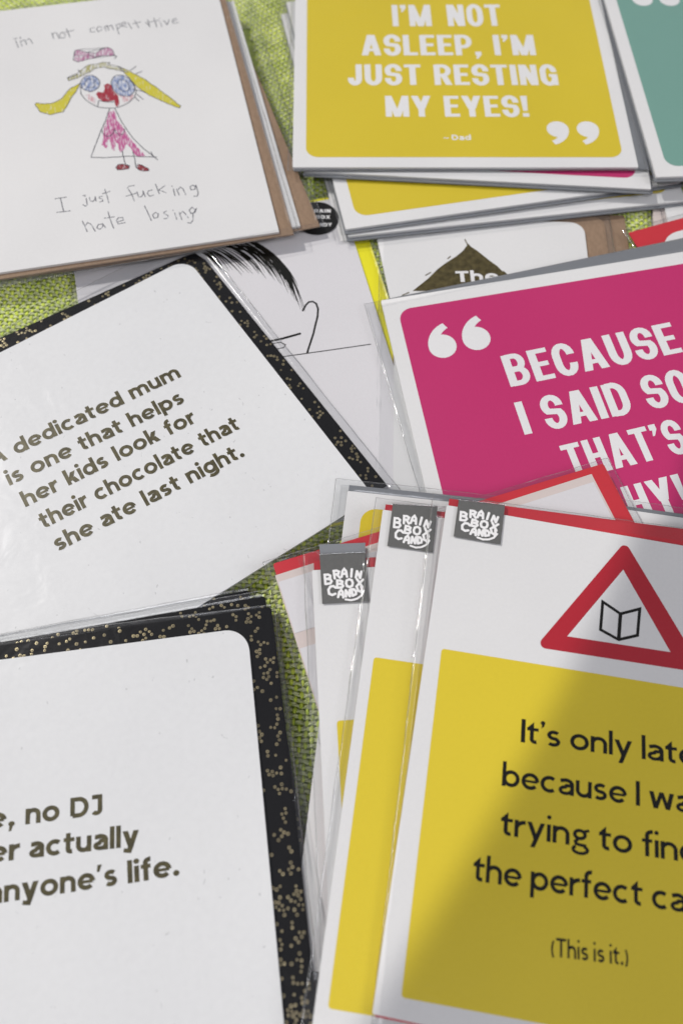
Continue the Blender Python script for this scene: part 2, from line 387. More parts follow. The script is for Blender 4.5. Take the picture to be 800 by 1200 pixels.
# ------------------------------------------------------------------ three small fonts drawn as strokes (cap height = 1)
def lower_font(X, asc, w, ow, desc, gill):
    G = {}
    ry = X / 2 - w / 2 + 0.008; rx = ow / 2 - w / 2; c = X / 2; x0 = w / 2
    def put(ch, adv, polys): G[ch] = (adv, polys)
    bowl = lambda cx, k=1: stroke(arc(cx, c, rx * k, ry, 0, 346, 25), w, closed=True)
    put('o', ow, bowl(ow / 2))
    cop = 48 if not gill else 52
    put('c', ow * .90, stroke(arc(ow / 2, c, rx, ry, cop, 360 - cop, 20), w))
    put('e', ow * .97, stroke(arc(ow / 2, c, rx * .98, ry, 0, 318, 23), w) + [box(x0, c - w * .36, ow - x0 + .0, c + w * .32)])
    k = .93; bw = (rx * k) * 2 + w
    st = lambda x, y0, y1: [box(x - w / 2, y0, x + w / 2, y1)]
    put('d', bw + .02, bowl(x0 + rx * k, k) + st(bw - x0 + .02, 0, asc))
    put('b', bw + .02, bowl(bw - x0 - rx * k + .02, k) + st(x0, 0, asc))
    put('p', bw + .02, bowl(bw - x0 - rx * k + .02, k) + st(x0, desc, X))
    if not gill:
        put('g', bw + .02, bowl(x0 + rx * k, k) + stroke([(bw - x0 + .02, X), (bw - x0 + .02, .02)] + arc(bw / 2 + .01, .02, bw / 2 - x0 + .01, -desc - w / 2 + .02, 0, -145, 11)[1:], w))
    else:
        g = stroke(arc(ow * .44, X * .68, ow * .27, X * .32 - w * .40, 0, 346, 20), w * .88, closed=True)
        g += stroke([(ow * .34, X * .40), (ow * .21, X * .26), (ow * .26, X * .12), (ow * .46, X * .09), (ow * .70, X * .07)] + arc(ow * .47, -.12, ow * .37, .145, 50, -230, 20), w * .82)
        g += stroke([(ow * .60, X * .86), (ow * .92, X * .97)], w * .75)
        put('g', ow * .92, g)
    W_ = ow * .86; ra = W_ * .40
    # double-storey a
    a = stroke([(W_ * .12, X * .84)] + arc(W_ * .47, X * .63, W_ * .53 - x0, X * .37 - w / 2 + .008, 122, 0, 9) + [(W_ - x0, 0)], w)
    a += stroke([(W_ - x0, X * .575), (W_ * .52, X * .575)] + arc(W_ * .46, X * .285, W_ * .46 - x0, X * .285 - w / 2 + .01, 95, 275, 13) + [(W_ * .66, X * .07 + w * .22), (W_ - x0, X * .30)], w * .9)
    put('a', W_, a)
    nw = ow * .88
    def arch(xl, xr, y0=0):
        r = (xr - xl) / 2
        return stroke(arc((xl + xr) / 2, X - w / 2 - r * .92 + .008, r, r * .92, 172, 0, 12) + [(xr, y0)], w)
    put('n', nw, st(x0, 0, X) + arch(x0, nw - x0))
    put('h', nw, st(x0, 0, asc) + arch(x0, nw - x0))
    mw = ow * 1.42
    put('m', mw, st(x0, 0, X) + arch(x0, mw / 2) + arch(mw / 2, mw - x0))
    put('u', nw, [[(nw - x, X - y) for x, y in p] for p in (st(x0, 0, X) + arch(x0, nw - x0))])
    put('r', ow * .56, st(x0, 0, X) + stroke(arc(ow * .56, X - w / 2 - .26, ow * .56 - x0, .265, 170, 88, 7), w * 1.02))
    dr = w * (.60 if not gill else .56)
    put('i', w, st(x0, 0, X) + [disc(x0, asc - dr * .75, dr)])
    put('l', w, st(x0, 0, asc))
    kw = ow * .86
    put('k', kw, st(x0, 0, asc) + [diag(w * .9, X * .27, kw - w * .75, X, w * 1.35), diag(kw - w * .70, 0, w * 1.75, X * .52, w * 1.3)])
    tw = ow * .62; tx = tw * .42
    t_ = stroke([(tx, X + (.22 if not gill else .02)), (tx, .20)] + arc(tx + .14, .15 + w * .25, .14, .15 - w * .25, 180, 292, 7), w) + [box(0, X - w * .88, tw, X)]
    if gill: t_.append([(0, X - w * .15), (0, X - w * .55), (tx - w / 2, X - w * .55), (tx + w / 2, X - w * .5), (tx + w / 2, X + .25)])
    put('t', tw, t_)
    fx = ow * .26
    put('f', ow * .56, stroke([(fx, 0), (fx, asc - .24)] + arc(fx + .19, asc - .22, .19, .24 - w / 2, 180, 80, 8), w) + [box(0, X - w * .88, ow * .53, X)])
    sw = ow * .76; r1 = X * .25 + w * .0; sy = X - w / 2 + .008; yy = -.008 + w / 2; mid = (sy + yy) / 2
    up_ = (sy - mid) / 2; rxs = sw / 2 - x0
    s = stroke(arc(sw / 2 + .01, mid + up_ , rxs * .95, up_, 38, 248, 13) + [(sw * .5, mid)] + arc(sw / 2 - .01, mid - up_, rxs, up_, 68, -142, 13), w * .96)
    put('s', sw, s)
    yw = ow * .94; wx = w * 1.16
    half = yw / 2
    def y_():
        x1 = yw - wx / 2; dx = (x1 - half) / X
        tail = desc + (w * .5)
        if gill: return [diag(half + wx * .08, 0, wx / 2, X, wx), diag(half + dx * desc, desc, x1, X, wx * .95)]
        pts = [(half + dx * (desc * .45), desc * .45)]
        return [diag(half, 0, wx / 2, X, wx), diag(half + dx * desc * .5, desc * .5, x1, X, wx)] + stroke([(half + dx * desc * .25, desc * .25), (half + dx * desc * .62, desc * .70), (half - .16, desc + w * .45), (half - .32, desc + w * .62)], w * .95)
    put('y', yw, y_())
    ww = ow * 1.36; q = ww / 4
    put('w', ww, [diag(q + .01, 0, wx / 2, X, wx), diag(q + .01, 0, 2 * q, X, wx * .9), diag(3 * q - .01, 0, 2 * q, X, wx * .9), diag(3 * q - .01, 0, ww - wx / 2, X, wx)])
    put('v', yw, [diag(half, 0, wx / 2, X, wx), diag(half, 0, yw - wx / 2, X, wx)])
    put('.', w * 1.25, [disc(w * .62, w * .58, w * .64)])
    cm = [(w * .15, -w * 1.05), (w * .62, -w * 1.05), (w * 1.12, w * .85), (w * .35, w * 1.0)]
    put(',', w * 1.2, [disc(w * .65, w * .55, w * .6), cm] if not gill else [disc(w * .6, w * .5, w * .6), cm])
    put("'", w * 1.2, [[(w * .12, asc - .33), (w * .62, asc - .33), (w * 1.2, asc), (w * .25, asc)]] if not gill else [disc(w * .62, asc - w * .55, w * .6), [(w * .2, asc - w * 2.2), (w * .95, asc - w * 1.5), (w * 1.2, asc - w * .5), (w * .5, asc - w * .8)]])
    put('(', .30, stroke(arc(.62, .38, .52, .68, 140, 220, 8), w * .85))
    put(')', .30, stroke(arc(-.32, .38, .52, .68, 40, -40, 8), w * .85))
    # capitals that go with it
    put('I', w * 1.08, [box(0, 0, w * 1.08, 1)])
    put('T', .74, [box(0, 1 - w * .95, .74, 1), box(.37 - w * .54, 0, .37 + w * .54, 1)])
    Aw = .86
    put('A', Aw, [diag(wx / 2, 0, Aw / 2 - .01, 1, wx), diag(Aw - wx / 2, 0, Aw / 2 + .01, 1, wx), box(.20, .22, Aw - .20, .22 + w * .85)])
    put('D', .86, stroke([(x0, w / 2), (.36, w / 2)] + arc(.40, .5, .46 - x0, .5 - w / 2, -88, 88, 16) + [(x0, 1 - w / 2), (x0, w / 2)], w, closed=True))
    put('J', .56, stroke([(.08, 1 - w / 2), (.56 - x0, 1 - w / 2), (.56 - x0, .28)] + arc(.28, .26, .28 - x0, .26 - w / 2 + .01, 0, -145, 9), w))
    return G

def cond_font(w, W_, curve=.30):
    """bold condensed capitals"""
    G = {}; x0 = w / 2; h = w * .80
    def put(ch, adv, p): G[ch] = (adv, p)
    hb = lambda y, x1=W_ * .90, x2=0: [box(x2, y, x1, y + h)]
    stem = lambda x=0: [box(x, 0, x + w, 1)]
    rx = W_ / 2 - x0; ry = curve; T = 1 - h / 2 + .012; B = h / 2 - .012
    topa = lambda a0, a1: arc(W_ / 2, T - ry, rx, ry, a0, a1, 9)
    bota = lambda a0, a1: arc(W_ / 2, B + ry, rx, ry, a0, a1, 9)
    put('O', W_, stroke(topa(0, 180) + bota(180, 360), w * .97, closed=True))
    put('C', W_, stroke([(W_ - x0, .64)] + topa(0, 180) + bota(180, 360) + [(W_ - x0, .36)], w * .97))
    put('G', W_, stroke([(W_ - x0, .68)] + topa(0, 180) + bota(180, 330), w * .97) + [box(W_ * .52, .40, W_, .40 + h), box(W_ - w, .0, W_, .5)])
    put('U', W_, stroke([(x0, 1)] + bota(180, 360) + [(W_ - x0, 1)], w))
    put('J', W_ * .82, stroke([(W_ * .82 - x0, 1), (W_ * .82 - x0, .28)] + arc(W_ * .41, B + .25, W_ * .41 - x0, .25, 0, -180, 9) + [(x0, .34)], w))
    put('D', W_, stroke([(x0, B + .01), (W_ * .4, B + .01)] + arc(W_ * .4, B + ry, W_ * .6 - x0, ry, -80, 0, 6) + arc(W_ * .4, T - ry, W_ * .6 - x0, ry, 0, 80, 6) + [(W_ * .4, T - .01), (x0, T - .01)], w * .95) + stem())
    put('E', W_ * .86, stem() + hb(0, W_ * .86) + hb(1 - h, W_ * .86) + hb(.5 - h * .42, W_ * .78))
    put('L', W_ * .82, stem() + hb(0, W_ * .82))
    put('I', w, stem())
    put('T', W_ * .96, [box(W_ * .48 - w / 2, 0, W_ * .48 + w / 2, 1), box(0, 1 - h, W_ * .96, 1)])
    put('H', W_, stem() + stem(W_ - w) + hb(.5 - h / 2, W_))
    put('N', W_ * 1.04, stem() + stem(W_ * 1.04 - w) + [diag(W_ * 1.04 - w * .62, 0, w * .62, 1, w * 1.18)])
    mw = W_ * 1.34
    put('M', mw, stem() + stem(mw - w) + [diag(mw / 2, 0.0, w * .55, 1, w * 1.0), diag(mw / 2, 0.0, mw - w * .55, 1, w * 1.0)])
    aw = W_ * 1.12
    put('A', aw, [diag(w * .52, 0, aw / 2 - w * .1, 1, w * 1.04), diag(aw - w * .52, 0, aw / 2 + w * .1, 1, w * 1.04), box(aw * .22, .2, aw * .78, .2 + h * .9)])
    put('Y', aw, [box(aw / 2 - w / 2, 0, aw / 2 + w / 2, .46), diag(aw / 2 - .01, .38, w * .55, 1, w * 1.1), diag(aw / 2 + .01, .38, aw - w * .55, 1, w * 1.1)])
    ww = W_ * 1.6; q = ww / 4
    put('W', ww, [diag(q, 0, w * .52, 1, w * 1.0), diag(q, 0, 2 * q, 1, w * .9), diag(3 * q, 0, 2 * q, 1, w * .9), diag(3 * q, 0, ww - w * .52, 1, w * 1.0)])
    rb = lambda y0, y1, k=0: stroke([(x0, y1), (W_ * .5, y1)] + arc(W_ * .5, (y0 + y1) / 2, W_ * .5 - x0 - k, (y1 - y0) / 2, 90, -90, 10) + [(x0, y0)], w * .88)
    put('B', W_, stem() + rb(.50, T - .01, .015) + rb(B + .01, .52))
    put('P', W_ * .96, stem() + rb(.42, T - .01))
    put('R', W_, stem() + rb(.47, T - .01) + [diag(W_ - w * .5, 0, W_ * .52, .5, w * 1.05)])
    put('S', W_ * .98, stroke([(W_ - x0, .67), (W_ - x0, .72)] + arc(W_ / 2, T - .235, rx, .235, 8, 180, 9) + arc(W_ / 2, T - .235, rx, .245, 190, 225, 3) + arc(W_ / 2, B + .25, rx, .25, 45, -180, 13) + [(x0, .33)], w * .96))
    put('X', aw, [diag(w * .55, 0, aw - w * .55, 1, w * 1.1), diag(aw - w * .55, 0, w * .55, 1, w * 1.1)])
    put('!', w * 1.1, [[(w * .2, .28), (w * .9, .28), (w * 1.1, 1), (0, 1)], box(w * .05, 0, w * 1.05, w * .95)])
    put("'", w * 1.05, [box(0, 1 - w * .95, w, 1), [(w * .1, .66), (w * .4, .66), (w, 1 - w * .9), (w * .35, 1 - w * .9)]])
    put(',', w * 1.05, [box(0, 0, w, w * .95), [(w * .05, -.17), (w * .4, -.17), (w, .04), (w * .35, .04)]])
    return G

def hsans():
    G = lower_font(.74, 1.0, .19, .78, -.26, False)
    return G

F_GEO = lower_font(.755, 1.06, .215, .80, -.27, False)
F_GILL = lower_font(.675, 1.02, .152, .725, -.30, True)
F_COND = cond_font(.178, .50)

def text(font, s, p0, p1=None, cap=1.0, track=.075, space=.42, xs=1.0, kern=None):
    """polygons of one line; p0 start of the baseline, p1 its end (fits the width) or None"""
    x = 0; items = []
    for i, ch in enumerate(s):
        if ch == ' ': x += space; continue
        adv, ps = font[ch]
        items.append((x, ps)); x += adv + track
        if kern and s[i:i + 2] in kern: x += kern[s[i:i + 2]]
    total = x - track
    if p1 is None: dx, dy = 1, 0; sc = cap * xs
    else:
        dx, dy = p1[0] - p0[0], p1[1] - p0[1]; L = math.hypot(dx, dy); dx /= L; dy /= L; sc = L / total
    out = []
    for ox, ps in items:
        for p in ps:
            out.append([(p0[0] + (ox + a) * sc * dx - b * cap * dy, p0[1] + (ox + a) * sc * dy + b * cap * dx) for a, b in p])
    return out

def quote_mark(cx, cy, r, flip=False):
    """one bold inverted comma; the round blob at (cx, cy), tail up (or down when flipped)"""
    s = 1 if not flip else -1
    blob = disc(cx, cy, r, 24)
    outer = arc(cx + s * r * 1.06, cy + s * 0.0, r * 2.06, r * 2.02, 180, 108, 12)
    inner = arc(cx + s * r * 1.20, cy + s * r * .16, r * 1.36, r * 1.40, 112, 176, 10)
    if s < 0:
        outer = [(2 * cx - x, 2 * cy - y) for x, y in arc(cx + r * 1.06, cy, r * 2.06, r * 2.02, 180, 108, 12)]
        inner = [(2 * cx - x, 2 * cy - y) for x, y in arc(cx + r * 1.20, cy + r * .16, r * 1.36, r * 1.40, 112, 176, 10)]
    return [blob, outer + inner]

# ------------------------------------------------------------------ pen and pencil lines, in millimetres on their own card
DRAW={
'hair_top' : [(-1.18, 25.35), (-1.56, 27.36), (3.16, 29.43), (6.54, 32.75), (8.67, 33.94), (11.37, 33.85), (14.82, 34.41), (18.16, 33.8), (16.94, 32.44), (21.26, 30.66), (25.53, 25.94), (21.63, 27.63), (15.2, 31.17), (10.86, 31.17), (8.25, 29.09), (2.93, 26.54)] ,
'tail_l' : [(-17.08, 13.21), (-16.25, 13.81), (-12.92, 12.63), (-9.0, 12.47), (-5.58, 14.29), (-1.18, 20.15), (3.43, 22.77), (2.36, 19.5), (-0.96, 14.39), (-3.79, 8.33), (-5.25, 6.17), (-8.14, 5.96), (-10.79, 5.34), (-13.29, 6.92), (-15.18, 8.01)] ,
'tail_r' : [(21.26, 30.66), (25.63, 26.9), (31.76, 20.88), (37.61, 13.03), (42.18, 6.45), (46.11, 0.44), (45.31, -0.54), (43.47, 0.74), (38.61, 4.65), (33.18, 9.63), (28.48, 15.67), (25.23, 23.05)] ,
'face' : [(3.54, 20.82), (3.4, 15.87), (5.17, 11.75), (7.81, 8.62), (10.24, 6.3), (13.44, 5.15), (17.33, 4.43), (20.7, 5.12), (23.52, 6.67), (26.46, 9.35), (27.78, 12.92), (27.11, 17.85), (25.65, 20.64)] ,
'mouth' : [(9.93, 14.67), (11.12, 15.98), (13.03, 15.05), (14.18, 17.33), (14.12, 19.65), (15.81, 20.5), (17.38, 18.67), (17.71, 15.15), (19.42, 12.16), (19.64, 7.76), (18.94, 4.7), (17.84, 5.65), (17.65, 9.07), (15.12, 8.97), (12.53, 9.64), (10.75, 11.86)] ,
'chin' : [(10.02, 6.72), (10.61, 10.37), (13.15, 9.15), (17.69, 8.12)] ,
'dressL' : [(15.1, 4.65), (12.75, -2.15), (9.45, -9.75), (4.41, -23.05), (10.04, -24.28), (20.17, -25.3), (32.08, -28.05)] ,
'dressR' : [(17.31, 4.25), (19.65, -5.26), (23.2, -15.01), (26.97, -21.97), (30.84, -27.64)] ,
'pink' : [(14.63, 2.5), (17.07, 3.17), (17.51, -3.03), (19.63, -8.0), (21.38, -13.77), (24.53, -20.63), (27.37, -26.46), (25.17, -26.58), (23.02, -25.12), (21.91, -21.03), (20.29, -18.05), (18.23, -21.76), (16.84, -22.74), (16.61, -17.37), (15.51, -15.38), (14.66, -21.45), (13.57, -19.47), (13.4, -13.19), (11.55, -19.09), (9.47, -16.57), (10.56, -11.76), (11.69, -6.53)] ,
'scallop' : [(10.31, -7.37), (10.72, -9.98), (12.21, -12.07), (14.03, -12.04), (15.47, -10.5), (15.95, -8.23), (16.27, -10.29), (17.39, -12.13), (18.94, -12.23), (20.18, -10.29), (20.2, -8.84)] ,
'legL' : [(17.98, -21.71), (18.09, -25.61), (18.65, -30.08), (19.83, -30.99)] ,
'legR' : [(22.45, -23.25), (22.78, -27.36), (22.72, -32.58), (23.42, -33.23)] ,
'shoeL' : [(14.27, -30.65), (15.3, -29.28), (17.83, -29.4), (20.1, -30.87), (19.67, -32.52), (16.86, -32.69), (14.99, -32.34)] ,
'shoeR' : [(22.85, -32.6), (23.68, -30.85), (25.29, -31.32), (27.79, -34.04), (27.78, -35.25), (25.76, -35.05), (23.84, -34.0)] ,
'bow' : [(2.2, 41.1), (3.02, 44.58), (4.39, 44.73), (8.03, 42.46), (12.27, 40.88), (15.66, 43.5), (18.03, 43.88), (20.04, 41.9), (20.5, 38.18), (18.58, 38.13), (15.22, 38.74), (11.75, 38.16), (7.63, 37.71), (3.76, 36.82), (1.7, 38.19)] ,
'cheek' : [(20.07, 12.04), (22.77, 12.31), (26.36, 10.89), (25.0, 8.1), (21.6, 7.4)] ,
'cheekL' : [(5.03, 14.81), (7.06, 15.2), (9.65, 11.49), (9.14, 8.75), (6.74, 11.46)] ,
'eyeL' : [(8.04, 21.92), (12.25, 21.15), (8.48, 27.09)] ,
'eyeR' : [(22.26, 17.77), (26.86, 13.09), (24.56, 23.17)] ,
'lash1' : [(26.74, 27.09), (29.41, 29.17)] ,
'lash2' : [(28.89, 24.34), (31.72, 25.4)] ,
'lash3' : [(27.75, 13.88), (31.59, 12.22)] ,
'lash4' : [(27.75, 11.39), (30.26, 7.51)] ,
'lash5' : [(26.76, 9.67), (28.31, 6.73)] ,
'lash6' : [(-1.59, 26.98), (3.1, 28.66)] ,
'lash7' : [(3.32, 31.37), (4.85, 28.73)] ,
'bowtail' : [(18.62, 38.52), (21.5, 37.2), (20.27, 35.82)] ,
'dtail' : [(29.9, -24.64), (30.84, -27.64), (32.27, -29.66)] ,
'x':0}
HAND= [[(-0.67, -44.02), (0.45, -43.91)], [(0.53, -45.85), (0.64, -49.28), (-0.21, -49.97), (-1.08, -48.96)], [(0.09, -44.49), (0.23, -44.62)], [(1.93, -45.37), (2.06, -47.53), (3.14, -47.95), (4.02, -47.05), (4.31, -45.5), (4.41, -47.98)], [(7.16, -45.82), (6.12, -45.84), (5.81, -46.64), (7.03, -47.3), (7.23, -48.51), (5.85, -48.78)], [(8.62, -42.22), (9.19, -46.42), (9.5, -49.9)], [(7.45, -44.48), (10.57, -43.67)], [(20.95, -42.37), (18.78, -42.29), (18.03, -43.23), (19.28, -46.71), (20.03, -50.93)], [(16.93, -47.66), (21.29, -46.76)], [(21.6, -46.07), (22.08, -49.07), (23.21, -49.06), (24.18, -47.63), (24.19, -46.02), (24.79, -49.36)], [(28.06, -46.2), (26.41, -46.43), (25.76, -47.93), (26.63, -49.49), (28.28, -49.16)], [(29.78, -43.27), (30.74, -48.87)], [(33.67, -44.76), (30.75, -46.71), (33.57, -48.86)], [(36.41, -45.6), (36.55, -45.85)], [(36.85, -47.32), (37.01, -51.13)], [(38.2, -47.57), (38.79, -51.14)], [(38.33, -48.46), (39.92, -46.81), (40.82, -48.07), (41.51, -51.44)], [(46.29, -48.01), (45.24, -46.72), (43.85, -47.33), (44.09, -49.22), (45.72, -49.21), (46.44, -46.95), (46.89, -51.38), (46.15, -53.18), (44.81, -52.92)], [(-2.05, -57.8), (-0.58, -63.66)], [(-1.28, -60.75), (-0.02, -58.92), (1.15, -59.86), (2.66, -64.07)], [(5.79, -60.75), (4.22, -60.76), (3.44, -62.37), (4.53, -63.4), (5.79, -62.4), (5.96, -60.57), (6.99, -63.04)], [(8.73, -54.62), (9.36, -59.66), (10.2, -63.96)], [(7.0, -57.85), (10.95, -57.87)], [(11.85, -60.86), (14.66, -60.35), (14.42, -58.84), (12.61, -58.71), (11.68, -60.1), (12.29, -61.98), (15.15, -61.8)], [(23.91, -54.32), (24.98, -58.96), (25.81, -62.78)], [(27.97, -58.68), (26.64, -59.8), (27.06, -61.66), (28.66, -61.54), (29.04, -59.73), (27.97, -58.68)], [(32.51, -58.8), (31.33, -59.32), (31.54, -60.2), (32.84, -61.29), (32.51, -62.69), (31.07, -62.73)], [(35.16, -58.78), (35.29, -59.01)], [(35.75, -60.47), (36.1, -64.0)], [(37.59, -60.5), (38.17, -64.6)], [(37.79, -61.39), (39.08, -60.15), (40.01, -61.6), (40.88, -64.07)], [(44.36, -60.31), (43.21, -58.71), (41.82, -60.04), (42.36, -62.04), (44.01, -61.72), (44.95, -59.57), (43.11, -62.39), (42.7, -65.46), (41.67, -67.14), (40.3, -66.67)], [(-12.15, -43.58), (-7.56, -43.49)], [(-10.03, -43.5), (-9.18, -51.2)], [(-11.98, -51.14), (-6.39, -51.26)], [(-24.36, 57.62), (-22.46, 57.61)], [(-23.23, 55.73), (-22.34, 51.23)], [(-23.49, 57.12), (-23.29, 56.75)], [(-21.29, 58.41), (-20.92, 57.0)], [(-21.23, 55.37), (-20.52, 51.9)], [(-21.04, 54.67), (-19.62, 56.09), (-19.01, 54.97), (-18.48, 52.53)], [(-18.79, 54.93), (-17.37, 56.35), (-16.53, 55.19), (-15.78, 52.71)], [(-6.65, 58.31), (-5.84, 53.6)], [(-6.51, 57.1), (-5.05, 58.53), (-4.23, 57.36), (-3.57, 53.86)], [(-1.69, 57.93), (-3.13, 56.83), (-2.88, 54.07), (-1.32, 53.79), (-0.48, 56.01), (-1.69, 57.93)], [(0.27, 59.96), (1.41, 53.97)], [(-0.58, 57.72), (3.56, 58.34)], [(12.94, 58.71), (11.05, 58.02), (11.07, 55.62), (13.12, 55.59)], [(15.25, 58.98), (13.98, 57.49), (14.69, 55.31), (16.39, 56.37), (16.35, 58.44), (15.25, 58.98)], [(17.73, 58.53), (18.32, 55.0)], [(17.89, 57.81), (19.15, 58.96), (19.51, 55.47)], [(19.73, 57.83), (20.99, 58.98), (21.79, 55.4)], [(23.25, 58.57), (23.96, 51.94)], [(23.21, 58.23), (25.15, 59.26), (25.4, 57.15), (23.91, 56.04)], [(25.92, 57.74), (27.8, 58.1), (27.52, 59.87), (26.09, 59.44), (26.08, 57.03), (28.08, 56.32)], [(28.84, 59.29), (30.19, 54.57)], [(32.16, 60.08), (33.42, 54.67)], [(31.0, 57.86), (34.77, 58.57)], [(38.14, 59.7), (38.65, 54.07)], [(37.0, 57.82), (38.36, 55.51)], [(41.22, 60.19), (41.82, 53.5)], [(38.36, 57.58), (43.56, 58.38)], [(43.7, 57.66), (44.16, 53.77)], [(43.72, 59.74), (43.79, 59.38)], [(45.56, 57.67), (46.78, 54.33), (48.15, 57.9)], [(49.34, 56.3), (51.75, 56.91), (51.24, 58.39), (49.74, 57.61), (49.63, 54.86), (52.21, 55.09)]]
HAIR= [[(-6.13, 57.76), (-2.62, 55.02), (1.14, 45.45)], [(-4.48, 58.69), (-0.49, 55.82), (1.53, 44.86)], [(-2.57, 58.25), (2.48, 55.79), (8.11, 42.08)], [(1.01, 58.74), (7.04, 53.45), (12.59, 41.81)], [(5.14, 59.49), (12.18, 54.22), (15.05, 43.27)], [(4.59, 59.22), (13.62, 51.3), (17.47, 38.04)], [(8.08, 59.08), (16.73, 51.88), (20.79, 36.4)], [(10.6, 59.16), (18.65, 51.44), (22.79, 33.69)], [(12.6, 59.1), (23.19, 49.1), (24.7, 28.78)], [(15.01, 58.55), (23.89, 47.65), (26.28, 30.65)], [(16.51, 58.47), (25.54, 45.98), (27.51, 23.6)], [(17.83, 57.51), (27.19, 44.32), (27.86, 19.87)], [(14.14, 59.27), (29.45, 50.26), (28.72, 18.46)], [(16.99, 58.36), (29.36, 45.11), (29.46, 18.29)], [(3.04, 58.92), (10.61, 56.54), (19.36, 49.98)], [(8.03, 58.83), (17.34, 55.0), (25.03, 43.53)], [(19.39, 55.18), (27.89, 42.88), (29.35, 31.19)], [(-1.02, 58.55), (5.24, 54.51), (10.31, 44.36)]]
EAR= [(28.61, 18.85), (30.43, 21.34), (31.97, 22.57), (33.51, 22.46), (34.67, 21.09), (34.81, 18.27), (33.62, 14.33), (31.89, 10.56), (30.28, 6.8), (28.1, 2.64), (26.46, -0.45), (25.9, -1.7)]
HLINES= [[(15.71, -1.28), (25.02, -1.84), (38.14, -2.58), (51.18, -3.28)], [(12.71, 7.12), (17.47, 7.19), (25.08, 8.0)], [(13.57, 5.77), (16.67, 5.63), (18.43, 4.06), (17.31, 2.82), (13.93, 2.91)]]
DIA= [(-5.01, 56.15), (-7.31, 52.21), (-10.37, 48.9), (-14.38, 45.58), (-18.36, 41.66), (-22.33, 36.55), (-28.66, 29.95), (12.34, 31.68), (11.77, 39.23), (8.97, 41.59), (6.67, 44.6), (3.37, 47.6), (-1.37, 52.46), (-4.07, 54.65)]

# ------------------------------------------------------------------ clear sleeves
def edge_ticks(a, b, m):
    t = [a]
    for d in (.5, 1.0, 1.6, 2.4, 3.4, 5, 7.5, 11): t.append(a + d)
    n = max(8, int((b - a - 22) / 4.5))
    t += [a + 11 + (b - a - 22) * i / n for i in range(1, n)]
    t += [b - d for d in (11, 7.5, 5, 3.4, 2.4, 1.6, 1.0, .5)] + [b]
    return t

def sleeve(root, f, c, seed, zt=0.22, zb=-1.7, amp=1.0, name='film_sleeve', turn=0.0):
    """closed flat bag; f = film rectangle (u0,v0,u1,v1), c = rectangle of what it holds"""
    us, vs_ = edge_ticks(f[0], f[2], 3), edge_ticks(f[1], f[3], 3)
    nu, nv = len(us), len(vs_); zm = zt - .55
    def height(u, v, top):
        dx = max(c[0] - u, u - c[2], 0); dy = max(c[1] - v, v - c[3], 0); d = math.hypot(dx, dy)
        de = min(u - f[0], f[2] - u, v - f[1], f[3] - v)
        marg = max(de + d, .01)
        k = 1.0 if d <= 0 else max(0.0, 1 - d / marg) ** 1.2
        z = zm + (zt - zm) * k
        if not top: z = zb if d <= 0 else z - .13
        a = amp * (0.025 + .22 * math.exp(-de / 3.5))
        r = noise.noise(Vector((u * .045 + seed, v * .045, seed * 3.1))) * .35 + noise.noise(Vector((u * .33 + seed, v * .10, seed))) * .65 * math.exp(-min(v - f[1], f[3] - v) / 9) + noise.noise(Vector((u * .10, v * .33 + seed, seed))) * .65 * math.exp(-min(u - f[0], f[2] - u) / 9)
        z += (abs(r) * a * 1.6 if top else 0) if d <= 0 else r * a * 1.0
        return z
    V, F = [], []
    def jit(u, v):
        s = .28 * amp
        du = noise.noise(Vector((v * .09, seed, 1))) * s if (u == f[0] or u == f[2]) else 0
        dv = noise.noise(Vector((u * .09, seed, 7))) * s if (v == f[1] or v == f[3]) else 0
        return u + du, v + dv
    for j, v in enumerate(vs_):
        for i, u in enumerate(us):
            x, y = jit(u, v); V.append((x, y, height(u, v, True)))
    for j in range(nv - 1):
        for i in range(nu - 1):
            a = j * nu + i; F.append((a, a + 1, a + nu + 1, a + nu))
    # the back of the bag, as far in as it can be seen
    idx = {}
    def vb(i, j):
        if i in (0, nu - 1) or j in (0, nv - 1): return j * nu + i
        if (i, j) not in idx:
            idx[(i, j)] = len(V); V.append((us[i], vs_[j], height(us[i], vs_[j], False)))
        return idx[(i, j)]
    for j in range(nv - 1):
        for i in range(nu - 1):
            if i < 6 or i >= nu - 7 or j < 6 or j >= nv - 7:
                F.append((vb(i, j), vb(i, j + 1), vb(i + 1, j + 1), vb(i + 1, j)))
    ct, st_ = cos(radians(turn)), sin(radians(turn))
    spin = lambda V: [(x * ct - y * st_, x * st_ + y * ct, z) for x, y, z in V]
    o = mesh(name, spin(V), F, 'film', root, smooth=True)
    # welded seams: a thin doubled lip along both sides
    for side in (0, 1):
        sv, sf = [], []
        e = f[0] if side == 0 else f[2]; sg = 1 if side == 0 else -1
        n = 46; b = len(sv)
        for k in range(n + 1):
            v = f[1] + (f[3] - f[1]) * k / n
            jx = noise.noise(Vector((v * .09, seed, 1))) * .28 * amp
            zz = height(e, v, True)
            for q, (dx, dz) in enumerate(((-.16, -.12), (-.16, .12), (.14, .20), (.34, .05))):
                sv.append((e + jx + sg * dx, v, zz + dz))
        for k in range(n):
            for q in range(3):
                a = b + k * 4 + q; sf.append((a, a + 1, a + 5, a + 4))
        mesh('side_weld', spin(sv), sf, 'weld', o, smooth=True)
    return o

